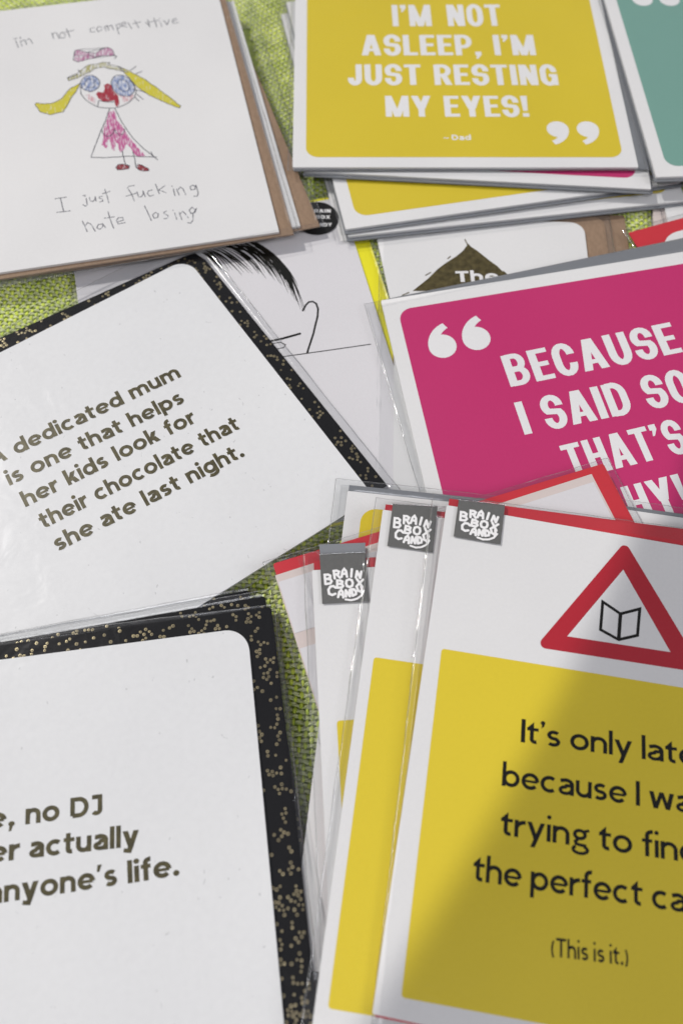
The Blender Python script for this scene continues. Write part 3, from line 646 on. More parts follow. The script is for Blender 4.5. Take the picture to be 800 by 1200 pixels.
def film_strip(name, parent, pts, w, z, seed=0):
    """a narrow doubled fold of film lying along a line"""
    V, F = [], []
    (x0, y0), (x1, y1) = pts; L = math.hypot(x1 - x0, y1 - y0); dx, dy = (x1 - x0) / L, (y1 - y0) / L
    n = max(6, int(L / 3))
    for k in range(n + 1):
        t = L * k / n; j = noise.noise(Vector((t * .08, seed, 2))) * .3
        for q, (o, h) in enumerate(((-.5, 0), (-.42, .16), (0, .07), (.42, .2), (.5, 0))):
            V.append((x0 + dx * t - dy * (o * w + j), y0 + dy * t + dx * (o * w + j), z + h))
    for k in range(n):
        for q in range(4):
            a = k * 5 + q; F.append((a, a + 1, a + 6, a + 5))
    return mesh(name, V, F, 'weld', parent, smooth=True)

ENV_Z = (-1.62, -1.12)
CARD_Z = (-1.08, 0.0)
INK = 0.035

def dots(parent, region, inside, seed, z, n):
    """gold foil dots scattered in loose clusters: region = bbox, inside(x,y) -> bool"""
    rnd = random.Random(seed); V, F, mi = [], [], []; P = []
    tries = 0
    while len(P) < n and tries < n * 60:
        tries += 1
        if P and rnd.random() < .09:
            q = rnd.choice(P); a = rnd.random() * 2 * pi; x, y, near = q[0] + 1.25 * cos(a), q[1] + 1.25 * sin(a), 1.05
        else: x, y, near = rnd.uniform(region[0], region[2]), rnd.uniform(region[1], region[3]), rnd.choice((1.4, 1.9))
        if not inside(x, y): continue
        if any((x - a) ** 2 + (y - b) ** 2 < near ** 2 for a, b in P): continue
        P.append((x, y))
    for i, (x, y) in enumerate(P):
        r = rnd.uniform(.42, .60); zz = z + .0015 * (i % 9); b = len(V); n_ = 10
        V += [(x + r * cos(2 * pi * k / n_), y + r * sin(2 * pi * k / n_), zz) for k in range(n_)]
        V += [(x + r * .5 * cos(2 * pi * k / n_), y + r * .5 * sin(2 * pi * k / n_), zz + .012) for k in range(n_)]
        for k in range(n_):
            F.append((b + k, b + (k + 1) % n_, b + n_ + (k + 1) % n_, b + n_ + k)); mi.append(0)
        F.append(tuple(b + n_ + k for k in range(n_))); mi.append(1)
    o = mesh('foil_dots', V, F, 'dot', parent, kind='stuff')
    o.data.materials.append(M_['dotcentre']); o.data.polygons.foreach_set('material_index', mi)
    return o

# rounded letters of the seal, centred, height 1, drawn as skeletons
SK = {
 'B': [[(-.28, -.45), (-.28, .45), (.05, .45), (.26, .32), (.22, .1), (-.1, .03)], [(-.1, .03), (.24, -.02), (.34, -.22), (.2, -.42), (-.28, -.45)]],
 'R': [[(-.28, -.45), (-.28, .45), (.05, .45), (.28, .3), (.2, .06), (-.15, 0)], [(0, 0), (.3, -.45)]],
 'A': [[(-.34, -.45), (-.22, .2), (0, .45), (.22, .2), (.32, -.45)], [(-.2, -.1), (.22, -.1)]],
 'I': [[(0, -.45), (0, .45)]],
 'N': [[(-.28, -.45), (-.28, .42), (.28, -.42), (.28, .45)]],
 'O': [[(0, .45), (-.27, .32), (-.36, 0), (-.27, -.32), (0, -.45), (.27, -.32), (.36, 0), (.27, .32), (0, .45)]],
 'X': [[(-.33, .42), (.33, -.42)], [(.33, .42), (-.33, -.42)]],
 'C': [[(.33, .3), (.1, .45), (-.2, .38), (-.36, .05), (-.26, -.33), (.05, -.45), (.34, -.3)]],
 'D': [[(-.28, -.45), (-.28, .45), (.05, .4), (.3, .1), (.22, -.3), (-.28, -.45)]],
 'Y': [[(-.28, .42), (-.24, 0), (.0, -.16), (.22, .0)], [(.26, .45), (.24, 0), (.1, -.4)]],
}
def seal_logo(u0, v0, w, h):
    L = [('B', .150, .43, .25, .26, 2), ('R', .345, .33, .22, .21, 4), ('A', .51, .305, .20, .22, -2), ('I', .665, .315, .2, .21, -8), ('N', .815, .36, .19, .19, -14),
         ('B', .40, .555, .23, .20, -4), ('O', .605, .545, .23, .22, 0), ('X', .825, .555, .22, .22, -8),
         ('C', .225, .69, .25, .25, -8), ('A', .41, .77, .19, .20, -6), ('N', .555, .77, .17, .18, -2), ('D', .69, .755, .17, .18, 6), ('Y', .825, .72, .19, .20, 12)]
    out = []
    def M(a, b): return (u0 + a * w, v0 + (1 - b) * h)
    for ch, a, b, ww, hh, rr in L:
        for sk in SK[ch]:
            q = [(x * ww * .88, y * hh * .90) for x, y in sk]; q = rot(q, rr)
            out += stroke([M(a + x, b - y) for x, y in q], 0.055 * w, rnd=True)
    sm = [(.50, .905), (.62, .93), (.74, .905), (.84, .84), (.90, .73)]
    out += stroke([M(a, b) for a, b in sm], 0.045 * w, rnd=True)
    return out

def seal(root, u0, v0, u1, v1, slope, z=0.62, tab=0.0):
    """paper seal folded over the pack's top edge"""
    w, h = u1 - u0, v1 - v0
    prof = [(0, z), (h - 1.2, z + .05), (h - .5, z), (h, z - .5), (h + .05, z - 2.4)]
    n = 8; V, F = [], []
    for (dv, zz) in prof:
        for i in range(n + 1):
            u = u0 + w * i / n; wob = noise.noise(Vector((u * .5, dv * .4, z))) * .08
            V.append((u, v0 + dv + slope * (i / n) * (dv / h), zz + wob))
    for j in range(len(prof) - 1):
        for i in range(n):
            a = j * (n + 1) + i; F.append((a, a + 1, a + n + 2, a + n + 1))
    s = mesh('brand_seal', V, F, 'seal', root)
    lg = flat('lettering', seal_logo(u0, v0 - .02 * h, w, h * (1.0 if not tab else .86)), z + .17, 'print', s)
    if tab:
        t = slab('seal_tab', [(u0 + .2, v1 - .6), (u1 - .1, v1 - .6), (u1 + .3, v1 + tab), (u0, v1 + tab + .2)], z - .75, z - .68, 'grey', s)
    fm = film_strip('film_fold', s, ((u0 - .5, v1 + .15), (u1 + .5, v1 + slope + .15)), 1.0, z - .15, z)
    return s

# ------------------------------------------------------------------ the tablecloth
def rect_world(M, r):
    return [(M @ Vector((x * MM, y * MM, 0))).xy / MM for x, y in r]
FOOT = []
def cover(root_or_m, u0, v0, u1, v1, ins=9):
    M = root_or_m.matrix_world if hasattr(root_or_m, 'matrix_world') else root_or_m
    FOOT.append([tuple(p) for p in rect_world(M, [(u0 + ins, v0 + ins), (u1 - ins, v0 + ins), (u1 - ins, v1 - ins), (u0 + ins, v1 - ins)])])
def covered(x, y):
    for P in FOOT:
        s = True
        for i in range(4):
            a, b = P[i], P[(i + 1) % 4]
            if (b[0] - a[0]) * (y - a[1]) - (b[1] - a[1]) * (x - a[0]) < 0: s = False; break
        if s: return True
    return False

def build_cloth():
    root = bpy.data.objects.new('tablecloth', None); COL.objects.link(root)
    root['label'] = 'coarse lime green and grey woven cloth under all the cards'; root['kind'] = 'structure'
    b = mesh('cloth_ground', [(-1400, -900, -.9), (1400, -900, -.9), (1400, 1900, -.9), (-1400, 1900, -.9)], [(0, 1, 2, 3)], 'cloth', root)
    ang = radians(-3.5); ca, sa = cos(ang), sin(ang)
    PW, PF = 1.95, 1.75          # pitch of warp (lime, running away) and weft (hemp, running across)
    rnd = random.Random(5)
    jw = {}; 
    def wob(i, j, k): return noise.noise(Vector((i * .37 + k * 31, j * .23, k))) 
    def xy(s, t):               # s across, t away
        dx = noise.noise(Vector((s * .02, t * .02, 3))) * 2.2; dy = noise.noise(Vector((s * .02, t * .02, 9))) * 2.2
        s += dx; t += dy
        return s * ca - t * sa, s * sa + t * ca
    i0, i1, j0, j1 = -118, 122, -40, 258
    vis = {}
    for i in range(i0, i1 + 1):
        for j in range(j0, j1 + 1):
            x, y = xy(i * PW, j * PF)
            lim = -100 - .27 * (y + 50), 115 + .23 * (y + 50)
            vis[(i, j)] = (lim[0] < x < lim[1]) and not covered(x, y)
    VA, FA, VB, FB = [], [], [], []
    NS = 6
    def tube(V, F, path, rw, rh, tw):
        b = len(V); n = len(path)
        for k, (p, d) in enumerate(path):
            L = math.hypot(d[0], d[1]) or 1; nx, ny = -d[1] / L, d[0] / L
            for q in range(NS):
                a = 2 * pi * q / NS + tw * k
                w_ = rw[k] * cos(a); h_ = rh * sin(a)
                V.append((p[0] + nx * w_, p[1] + ny * w_, p[2] + h_))
        for k in range(n - 1):
            for q in range(NS):
                a = b + k * NS + q; c = b + k * NS + (q + 1) % NS
                F.append((a, c, c + NS, a + NS))
    SUB = 4
    def run(keys, fn, V, F, base, rh, twist, seed):
        path, rw = [], []
        for k in keys + [None]:
            if k is None or not vis.get(k, False):
                if len(path) > 3:
                    dd = []
                    for q in range(len(path)):
                        a, b = path[max(0, q - 1)], path[min(len(path) - 1, q + 1)]
                        dd.append((path[q], (b[0] - a[0], b[1] - a[1])))
                    tube(V, F, dd, rw, rh, twist)
                path, rw = [], []; continue
            for s in range(SUB): 
                p, w = fn(k, s / SUB); path.append(p); rw.append(w)
    for i in range(i0, i1 + 1):
        def fn(k, f, i=i):
            j = k[1] + f
            x, y = xy(i * PW + .55 * wob(i, j, 1), j * PF)
            up_ = cos(pi * (j + i))
            z = .10 + .50 * up_ + .15 * wob(i, j, 2)
            return (x, y, z), .50 + .22 * up_ + .12 * wob(i, j * 2, 3)
        run([(i, j) for j in range(j0, j1 + 1)], fn, VA, FA, 0, .34, 0, i)
    for j in range(j0, j1 + 1):
        for ply in (0, 1):
            def fn(k, f, j=j, ply=ply):
                i = k[0] + f
                tw = i * 2.6 + ply * pi + j
                x, y = xy(i * PW, j * PF + .30 * sin(tw) + .85 * wob(i, j, 4))
                z = .24 - .42 * cos(pi * (i + j)) + .24 * cos(tw) + .12 * wob(i, j, 5)
                return (x, y, z), .42 + .10 * wob(i * 3, j, 6)
            run([(i, j) for i in range(i0, i1 + 1)], fn, VB, FB, 0, .34, 0, j)
    # loose fibres
    VC, FC = [], []
    keys = [k for k, v in vis.items() if v]
    for _ in range(5200):
        i, j = rnd.choice(keys); x, y = xy((i + rnd.random()) * PW, (j + rnd.random()) * PF)
        a = rnd.random() * 2 * pi; z = rnd.uniform(.2, .7); b = len(VC); cv = rnd.uniform(-.9, .9)
        for k in range(5):
            r = .06
            VC += [(x - r * sin(a), y + r * cos(a), z), (x + r * sin(a), y - r * cos(a), z)]
            x += .7 * cos(a); y += .7 * sin(a); a += cv; z += rnd.uniform(-.1, .28)
        for k in range(4): FC.append((b + 2 * k, b + 2 * k + 1, b + 2 * k + 3, b + 2 * k + 2))
    mesh('lime_yarns', VA, FA, 'lime', root, kind='stuff', smooth=True)
    mesh('hemp_yarns', VB, FB, 'hemp', root, kind='stuff', smooth=True)
    mesh('loose_fibres', VC, FC, 'hemp', root, kind='stuff')
    print('yarn quads', len(FA), len(FB))
    return root

# ------------------------------------------------------------------ the cards
NOTE = 'slogan cards in one coloured panel on white'
def quote_card(key, label, ink, group, env=None, film=None, seed=1, env_mat='grey', turn=0.0, panel_foot=-68.6):
    t = thing('greeting_card', key, label, 'greeting card', group)
    c = slab('folded_card', rrect(-74.5, -74.5, 74.5, 74.5, .5, 3), *CARD_Z, 'white', t)
    p = flat('printed_panel', [rrect(-68.8, panel_foot, 68.8, 68.6, 5.5)], INK, ink, c)
    slab('envelope', env if env else rrect(-75, -76, 75.5, 75, .6, 3), *ENV_Z, env_mat, t)
    f = film if film else (-76.5, -77.5, 78, 78)
    sleeve(t, f, (-74.5, -75, 75, 75), seed, turn=turn)
    cover(t, -75, -75, 75, 75)
    return t, c

# yellow one on the top of its stack
t, c = quote_card('Q1', "yellow card lettered I'M NOT ASLEEP, topmost of the stack at the top edge", 'mustard', NOTE, env=[(-74, -75.3), (79.6, -74.4), (77.6, 76), (-74.5, 76)], film=(-76.5, -76.2, 82.0, 78), seed=3.3)
L = text(F_COND, "I'M NOT", (-27.9, 16.9), (24.5, 17.5), 15.6) + text(F_COND, "ASLEEP, I'M", (-43.2, -3.6), (38.3, -3.2), 14.2, space=.30) + text(F_COND, "JUST RESTING", (-50.0, -23.4), (46.4, -23.4), 13.6, space=.30) + text(F_COND, "MY EYES!", (-33.4, -43.9), (30.8, -43.8), 13.3, space=.30)
L += quote_mark(42.3, -51.6, 4.9, True) + quote_mark(55.7, -51.6, 4.9, True)
L += text(F_GEO, "Dad", (-5.0, -58.3), (3.4, -58.3), 3.2, track=.1) + stroke([(-8.6, -57.2), (-7.8, -56.9), (-7.0, -57.2), (-6.3, -57.0)], .45)
flat('lettering', L, 2 * INK, 'print', c)

t, c = quote_card('Q2', 'magenta panelled card, second in the stack, only its lower edge showing', 'pink', NOTE, seed=5.1, film=(-76, -76.2, 78, 78))
t, c = quote_card('Q3', 'yellow panelled card, third in the stack, turned with its lower left corner out', 'mustard', NOTE, seed=7.7, film=(-76.6, -77.2, 77, 78))
t, c = quote_card('Q4', 'mostly hidden white edged card, bottom of the stack of slogan cards', 'mustard', NOTE, seed=9.2, film=(-76.6, -77.4, 77, 78))
# teal one at the right
t, c = quote_card('TE', 'teal panelled card with white quote marks, cut by the top right corner', 'teal', NOTE, seed=11.9, film=(-77.4, -76.6, 77, 78))
flat('lettering', quote_mark(-56.0, 41.8, 5.0) + quote_mark(-42.8, 41.2, 5.0), 2 * INK, 'print', c)

# plain packs under those: the white corner left of the stack, the grey-white ones at the right edge
def under_pack(x, y, z, yaw, w, h, label, mat='white', env='grey', seed=1.0, corner=0):
    M = Matrix.Translation((x * MM, y * MM, z * MM)) @ Matrix.Rotation(radians(yaw), 4, 'Z')
    t = thing('greeting_card', None, label, 'greeting card', 'packed cards lying under others', M)
    slab('folded_card', rrect(-w / 2, -h / 2, w / 2, h / 2, corner or .5, 5), *CARD_Z, mat, t)
    slab('envelope', rrect(-w / 2 - .2, -h / 2 + .8, w / 2 + .8, h / 2 + .6, .5, 3), *ENV_Z, env, t)
    sleeve(t, (-w / 2 - 2, -h / 2 - 2.4, w / 2 + 3, h / 2 + 3), (-w / 2, -h / 2, w / 2, h / 2), seed)
    cover(t, -w / 2, -h / 2, w / 2, h / 2)
    return t

under_pack(52.4, 335.8, 3.4, 13, 149, 149, 'white card at the very bottom of the slogan stack, its top left corner poking out', seed=2.2)
under_pack(180, 226, 2.6, -6, 105, 100, 'cream white card just behind the red bordered card at the right edge', mat='cream', seed=4.4)
under_pack(190.5, 232, 3.7, 2, 105, 88, 'pale grey wrapped card at the right edge, on top of the cream one', seed=6.1)

# ---- red envelope with a rounded white card, its corner above the magenta card
M = Matrix.Translation((118.6 * MM, 254.4 * MM, 5.8 * MM)) @ Matrix.Rotation(radians(20.5), 4, 'Z')
t = thing('greeting_card', None, 'red bordered card with a rounded white panel, behind the magenta card at right', 'greeting card', None, M)
slab('envelope', rrect(0, -110, 110, 0, .5, 3), *ENV_Z, 'red', t)
slab('folded_card', [(9, -112), (108, -112), (108, -6.8)] + arc(19, -17, 10, 10.2, 90, 180, 9), -.95, -.1, 'white', t)
sleeve(t, (-2.4, -113, 112, 1.6), (0, -110, 110, 0), 13.0)
cover(t, 0, -110, 110, 0)

# ---- "The" card on kraft
t = thing('greeting_card', 'T', 'white card with a painted olive diamond reading The, on a brown envelope', 'greeting card')
c = slab('folded_card', [(-36, -70), (45, -70)] + arc(39, 64, 6, 6, 0, 90, 8) + [(-45.5, 70), (-44.5, 62), (-36, 16)], *CARD_Z, 'white', t)
dia = flat('olive_diamond', [DIA[::-1] if area2(DIA) < 0 else DIA] + [stroke(a, .5)[0] for a in ([(-5.2, 55), (-6.4, 58.5)], [(-30, 29.2), (-33, 27.5)], [(-21, 40), (-23.4, 38.2)], [(9, 42), (11, 39.6)], [(-12.6, 49), (-14, 47.4)])], INK, 'olive', c)
flat('lettering', text(F_GEO, "The", (-10.6, 35.3), (7.0, 36.4), 5.7, track=.1) + text(F_GEO, "Mum", (-21.5, 26.6), (-3, 27.4), 5.7, track=.1) if False else text(F_GEO, "The", (-10.6, 35.3), (7.0, 36.4), 5.7, track=.1), 2.5 * INK, 'print', c)
slab('envelope', rrect(-36.4, -71, 54.5, 74.6, (1, 1, 5, 1)), *ENV_Z, 'kraft', t)
sleeve(t, (-42.4, -72, 56.6, 76), (-40, -71, 54.5, 74.6), 14.5)
cover(t, -36, -70, 54, 74)
M = pose_matrix('T') @ Matrix.Translation((7.8 * MM, 1.2 * MM, -1.7 * MM)) @ Matrix.Rotation(radians(-.6), 4, 'Z')
t = thing('greeting_card', None, 'brown envelope pack directly beneath the white olive diamond card', 'greeting card', None, M)
slab('envelope', rrect(-36.4, -71, 55.2, 76, 1), -.75, -.1, 'kraft', t)
sleeve(t, (-38, -73, 56.6, 78), (-36.5, -71, 55, 76), 15.5, zt=.1, zb=-1)
cover(t, -36, -70, 55, 75)

# ---- pen drawing of a head, lemon envelope, black badge
t = thing('greeting_card', 'H', 'white card with a black pen drawing of hair and an ear, lemon yellow envelope edge', 'greeting card')
c = slab('folded_card', rrect(-59, -75, 57.5, 75, .5), *CARD_Z, 'lilac', t)
def taper(p, w):
    (x0, y0), (x1, y1), (x2, y2) = p; n = 9; Lp, Rp = [], []
    for i in range(n + 1):
        s = i / n; x = (1 - s) ** 2 * x0 + 2 * s * (1 - s) * x1 + s * s * x2; y = (1 - s) ** 2 * y0 + 2 * s * (1 - s) * y1 + s * s * y2
        dx = 2 * (1 - s) * (x1 - x0) + 2 * s * (x2 - x1); dy = 2 * (1 - s) * (y1 - y0) + 2 * s * (y2 - y1); L = math.hypot(dx, dy) or 1
        hw = w * (.30 + .9 * sin(pi * min(1, s * 1.05)) ** .8) * (1 - s ** 5) * .5 + .04
        Lp.append((x - dy / L * hw, y + dx / L * hw)); Rp.append((x + dy / L * hw, y - dx / L * hw))
    return [[Lp[i], Rp[i], Rp[i + 1], Lp[i + 1]] for i in range(n)]
rnd = random.Random(3)
hair = []
for i, h in enumerate(HAIR):
    hair += taper(h, .72)
    if i + 1 < len(HAIR):
        for f in (.35, .7):
            g = HAIR[i + 1]; k = rnd.uniform(.80, .97)
            q = [tuple(h[a][b] * (1 - f) + g[a][b] * f + rnd.uniform(-.5, .5) for b in (0, 1)) for a in range(3)]
            q[2] = tuple(q[0][b] + (q[2][b] - q[0][b]) * k for b in (0, 1))
            hair += taper(q, .42)
hair += stroke(EAR, .78, True) + stroke(HLINES[0], .42, True) + stroke(HLINES[1], 1.0, True) + stroke(HLINES[2], .38, True)
flat('pen_drawing', hair, INK, 'ink', c)
slab('envelope', rrect(-58, -76, 64.3, 77.4, .6), *ENV_Z, 'lemon', t)
bd = slab('black_badge', disc(45.0, 65.2, 9.3, 40), .30, .42, 'badge', t)
flat('lettering', text(F_GEO, "o", (39.3, 67.6), (40.9, 67.3), 1.6) + text(F_COND, "BRAIN", (42.5, 69.0), (51.5, 67.0), 1.9) + text(F_COND, "BOX", (44.5, 65.0), (50.5, 63.6), 1.9) + text(F_COND, "CANDY", (41.6, 61.2), (50.2, 59.3), 1.9), .45, 'print', bd)
sleeve(t, (-61, -78, 66.5, 79.5), (-59, -76, 64, 77), 17.2, zt=.2)
cover(t, -59, -75, 63, 76)

# ---- two child's-drawing cards on kraft, top left
t = thing('greeting_card', 'D1', "white card with a child's drawing of a girl in pigtails and pink dress", 'greeting card', 'child drawn cards in the top left pile')
c = slab('folded_card', [(-78, -78), (76.6, -78.4), (73.4, 77.6), (-78, 78)], *CARD_Z, 'white', t)
slab('envelope', [(-77, -80.6), (82.4, -79.6), (76.4, 76), (-74, 76)], -1.9, -1.12, 'kraft', t)
D = DRAW
g = bpy.data.objects.new('girl_drawing', None)
def crayon_area(name, keys, mat, z, jag=0.25, seed=0):
    P = []
    for k in keys:
        p = D[k] if isinstance(k, str) else k
        q = []
        for i in range(len(p)):
            a, b = p[i], p[(i + 1) % len(p)]; n = max(1, int(math.hypot(a[0] - b[0], a[1] - b[1]) / 1.0))
            for s in range(n):
                x, y = a[0] + (b[0] - a[0]) * s / n, a[1] + (b[1] - a[1]) * s / n
                q.append((x + jag * noise.noise(Vector((x * 1.7, y * 1.7, seed))), y + jag * noise.noise(Vector((y * 1.7, x * 1.7, seed + 5)))))
        P.append(q)
    return flat(name, P, z, mat, c)
eL = D['eyeL']; eR = D['eyeR']
def ell(k, n=20, s=1.0):
    p0, pa, pb = D[k]; return [(p0[0] + s * ((pa[0] - p0[0]) * cos(a) + (pb[0] - p0[0]) * sin(a)), p0[1] + s * ((pa[1] - p0[1]) * cos(a) + (pb[1] - p0[1]) * sin(a))) for a in [2 * pi * i / n for i in range(n)]]
crayon_area('pigtails', ['tail_l', 'tail_r'], 'c_yellow', INK, seed=1)
crayon_area('fringe', ['hair_top'], 'c_olive', INK * 1.6, seed=2)
crayon_area('cheeks', ['cheek', 'cheekL'], 'c_blush', INK, seed=3)
crayon_area('eyes', [ell('eyeL'), ell('eyeR')], 'c_blue', INK * 1.5, seed=4)
crayon_area('mouth', ['mouth'], 'c_red', INK * 1.9, seed=5)
crayon_area('dress', ['pink'], 'c_pink', INK, .5, seed=6)
crayon_area('shoes', ['shoeL', 'shoeR'], 'c_brown', INK, seed=7)
crayon_area('hair_bow', ['bow'], 'c_mauve', INK, .5, seed=8)
def wobbly(p, seed, a=.22, close=False):
    if close: p = p + [p[0]]
    q = []
    for i in range(len(p) - 1):
        A, B = p[i], p[i + 1]; n = max(1, int(math.hypot(A[0] - B[0], A[1] - B[1]) / 1.2))
        for s in range(n):
            x, y = A[0] + (B[0] - A[0]) * s / n, A[1] + (B[1] - A[1]) * s / n
            q.append((x + a * noise.noise(Vector((x, y, seed))), y + a * noise.noise(Vector((y, x, seed + 3)))))
    return q + [p[-1]]
lines = []
for i, k in enumerate(('face', 'chin', 'dressL', 'dressR', 'scallop', 'legL', 'legR', 'lash1', 'lash2', 'lash3', 'lash4', 'lash5', 'lash6', 'lash7', 'bowtail', 'dtail')):
    lines += stroke(wobbly(D[k], i), .34, True)
for i, k in enumerate(('tail_l', 'tail_r', 'bow', 'shoeL', 'shoeR')): lines += stroke(wobbly(D[k], i + 20, .35, True), .28, True)
for k in ('eyeL', 'eyeR'):
    lines += stroke(wobbly(ell(k), 30, .5, True), .36, True) + stroke(wobbly(ell(k, 12, .55), 33, 1.2, True), .3, True)
lines += stroke(wobbly(D['hair_top'], 41, .6, True), .26, True)
rnd = random.Random(8)
for k in range(9):
    a, b = rnd.choice(D['bow']), rnd.choice(D['bow']); lines += stroke(wobbly([a, b], k, .5), .2, True)
flat('pencil_outline', lines, INK * 2.5, 'pencil_dark', c)
hl = []
for i, h in enumerate(HAND):
    hl += stroke(wobbly(h, i + 50, .10), .42, True)
flat('lettering', hl, INK, 'pencil', c)
s = sleeve(t, (-81, -83.5, 81.4, 81), (-78, -80, 78.6, 78), 19.4, zb=-2.0, turn=2.1)
vent = []
for k in range(3):
    cx, cy = 76.2 + k * .5, 54.0 - k * 4.6
    n = 14; V = [(cx + r * cos(2 * pi * i / n), cy + r * sin(2 * pi * i / n), .45 + h) for r, h in ((.75, 0), (1.05, .28), (1.3, .02)) for i in range(n)]
    F = [(j * n + i, j * n + (i + 1) % n, (j + 1) * n + (i + 1) % n, (j + 1) * n + i) for j in (0, 1) for i in range(n)]
    mesh('vent_hole', V, F, 'film', s, smooth=True)
cover(t, -75, -77, 78, 75)
t = thing('greeting_card', 'D2', "second white card and brown envelope, turned slightly, under the child's drawing card", 'greeting card', 'child drawn cards in the top left pile')
slab('folded_card', [(-72, -74.6), (73, -74.3), (63.9, 74), (-72, 74)], *CARD_Z, 'white', t)
slab('envelope', [(-43, -80.6), (15, -79.8), (81.2, -74.6), (65.5, 40), (62, 75), (-60, 76)], -1.8, -1.12, 'kraft', t)
sleeve(t, (-62, -81.6, 77.6, 78), (-60, -79, 75, 76), 21.3, turn=4)
cover(t, -60, -75, 78, 75)

# ---- black and gold pair
GB = 'white cards on black envelopes with gold dots'
def gold_card(key, label, seed, env, film, ndots, border, M=None, h=66.8, plain=False, cz=CARD_Z):
    t = thing('greeting_card', key, label, 'greeting card', GB, M)
    c = slab('folded_card', rrect(-h, -h, h, h, (.5, .5, 7.5, .5), 12), *CARD_Z, 'textured', t)
    e = slab('envelope', env, -1.75, -1.12, 'black', t)
    xs = [p[0] for p in env]; ys = [p[1] for p in env]
    def inside(x, y):
        if abs(x) < h + .2 and abs(y) < h + .2 and not (x > h - 3 and y > h - 3): return False
        for i in range(len(env)):
            a, b = env[i], env[(i + 1) % len(env)]
            if (b[0] - a[0]) * (y - a[1]) - (b[1] - a[1]) * (x - a[0]) < .6 * math.hypot(b[0] - a[0], b[1] - a[1]): return False
        return True
    dots(e, border, inside, seed, -1.12 + .02, ndots)
    sleeve(t, film, (-h, -h, max(xs), max(ys)), seed + .5, zb=-2.1)
    cover(t, -h, -h, max(xs) - 1, max(ys) - 2)
    return t, c

t, c = gold_card('M', "white card reading A dedicated mum, tilted on a gold dotted black envelope", 31, [(-66, -64), (72.9, -64.5), (72.3, 62), (70.6, 67.5), (66, 68.6), (-30, 74.2), (-66, 76)], (-68.6, -69.2, 75.6, 77), 210, (-66, -64, 73, 76), h=66.0)
L = text(F_GEO, "A dedicated mum", (-40.3, 21.7), (35.0, 16.8), 6.3) + text(F_GEO, "is one that helps", (-38.9, 11.0), (30.5, 6.1), 6.3) + text(F_GEO, "her kids look for", (-37.9, .1), (29.8, -3.8), 6.3) \
  + text(F_GEO, "their chocolate that", (-36.5, -11.1), (41.7, -15.4), 6.3) + text(F_GEO, "she ate last night.", (-36.3, -21.6), (36.9, -26.1), 6.3)
flat('lettering', L, 0.0, 'foiltext', c, h=.16, side='white')
t, c = gold_card('J', "white card ending anyone's life, top of the black and gold stack at bottom left", 37, [(-66, -66), (75.9, -66), (75.9, 20), (75.2, 72.4), (74.2, 73.2), (-66, 71.2)], (-68.4, -69, 77.2, 74.1), 300, (-66, -66, 76, 74))
L = text(F_GEO, "e,", (-14.6, 15.9), (-6.3, 15.9), 5.8) + text(F_GEO, "no DJ", (-3.2, 15.8), (19.3, 15.6), 5.8) + text(F_GEO, "er", (-13.6, 6.6), (-4.7, 6.5), 5.8) + text(F_GEO, "actually", (-2.0, 6.4), (29.7, 5.5), 5.8) \
  + text(F_GEO, "anyone's", (-13.6, -4.3), (23.3, -4.2), 5.8) + text(F_GEO, "life.", (26.2, -4.2), (41.0, -4.0), 5.8)
flat('lettering', L, 0.0, 'foiltext', c, h=.10, side='textured')
jm = pose_matrix('J')
M2 = jm @ Matrix.Translation((.2 * MM, 1.0 * MM, -1.85 * MM)) @ Matrix.Rotation(radians(2.9), 4, 'Z')
t, c = gold_card(None, 'black gold dotted envelope, second in the bottom left stack, edge showing at the right', 41, [(-66, -66), (77.0, -66), (77.0, 72.4), (76, 73.2), (-66, 73.2)], (-68.6, -69, 79.4, 75), 260, (-66, -66, 77, 74), M2)
M3 = jm @ Matrix.Translation((-5.6 * MM, 2.6 * MM, -3.7 * MM)) @ Matrix.Rotation(radians(3.6), 4, 'Z')
t, c = gold_card(None, 'black gold dotted envelope, lowest in the bottom left stack, against the green cloth', 43, [(-66, -66), (71, -66), (77.0, -50), (78.6, 73.2), (77.8, 73.9), (-66, 73.2)], (-68.6, -69, 79.6, 74.6), 230, (-66, -66, 79, 74), M3)

# ---- magenta slogan card, right
t, c = quote_card('P', 'magenta card lettered BECAUSE I SAID SO, at the right edge', 'pink', NOTE, env=[(-73.4, -72), (73, -70), (76, 83.4), (-73.8, 75.5)], film=(-77.4, -76.2, 78, 78.6), seed=23.1, turn=3.0)
L = text(F_COND, "BECAUSE", (-33.6, 25.0), (35.2, 27.8), 14.3, track=.075) + text(F_COND, "I SAID SO,", (-33.8, 3.9), (37.4, 6.5), 14.1, space=.28) + text(F_COND, "THAT'S", (-21.8, -17.0), (23.6, -14.0), 14.0) + text(F_COND, "WHY!", (-18.6, -38.2), (16.8, -35.8), 14.0)
L += quote_mark(-55.0, 48.2, 5.5) + quote_mark(-41.2, 49.2, 5.5)
flat('lettering', L, 2 * INK, 'print', c)

# ---- under the sign-card pile
t, c = quote_card('E', 'white card with a rounded yellow panel corner and grey envelope rim, under the sign cards', 'yellow', NOTE, env=[(-74.0, -72), (75, -72), (75, 78.6), (-74.2, 77.4)], film=(-79.2, -77, 78, 79.2), seed=25.4, panel_foot=-12)
t, c = quote_card('E2', 'grey rimmed magenta panelled card at the right edge, just above the front sign card', 'pink', NOTE, env=[(-74.0, -72), (75, -72), (75, 77.4), (-74.2, 76.3)], film=(-78.5, -77, 78, 78.6), seed=26.9)

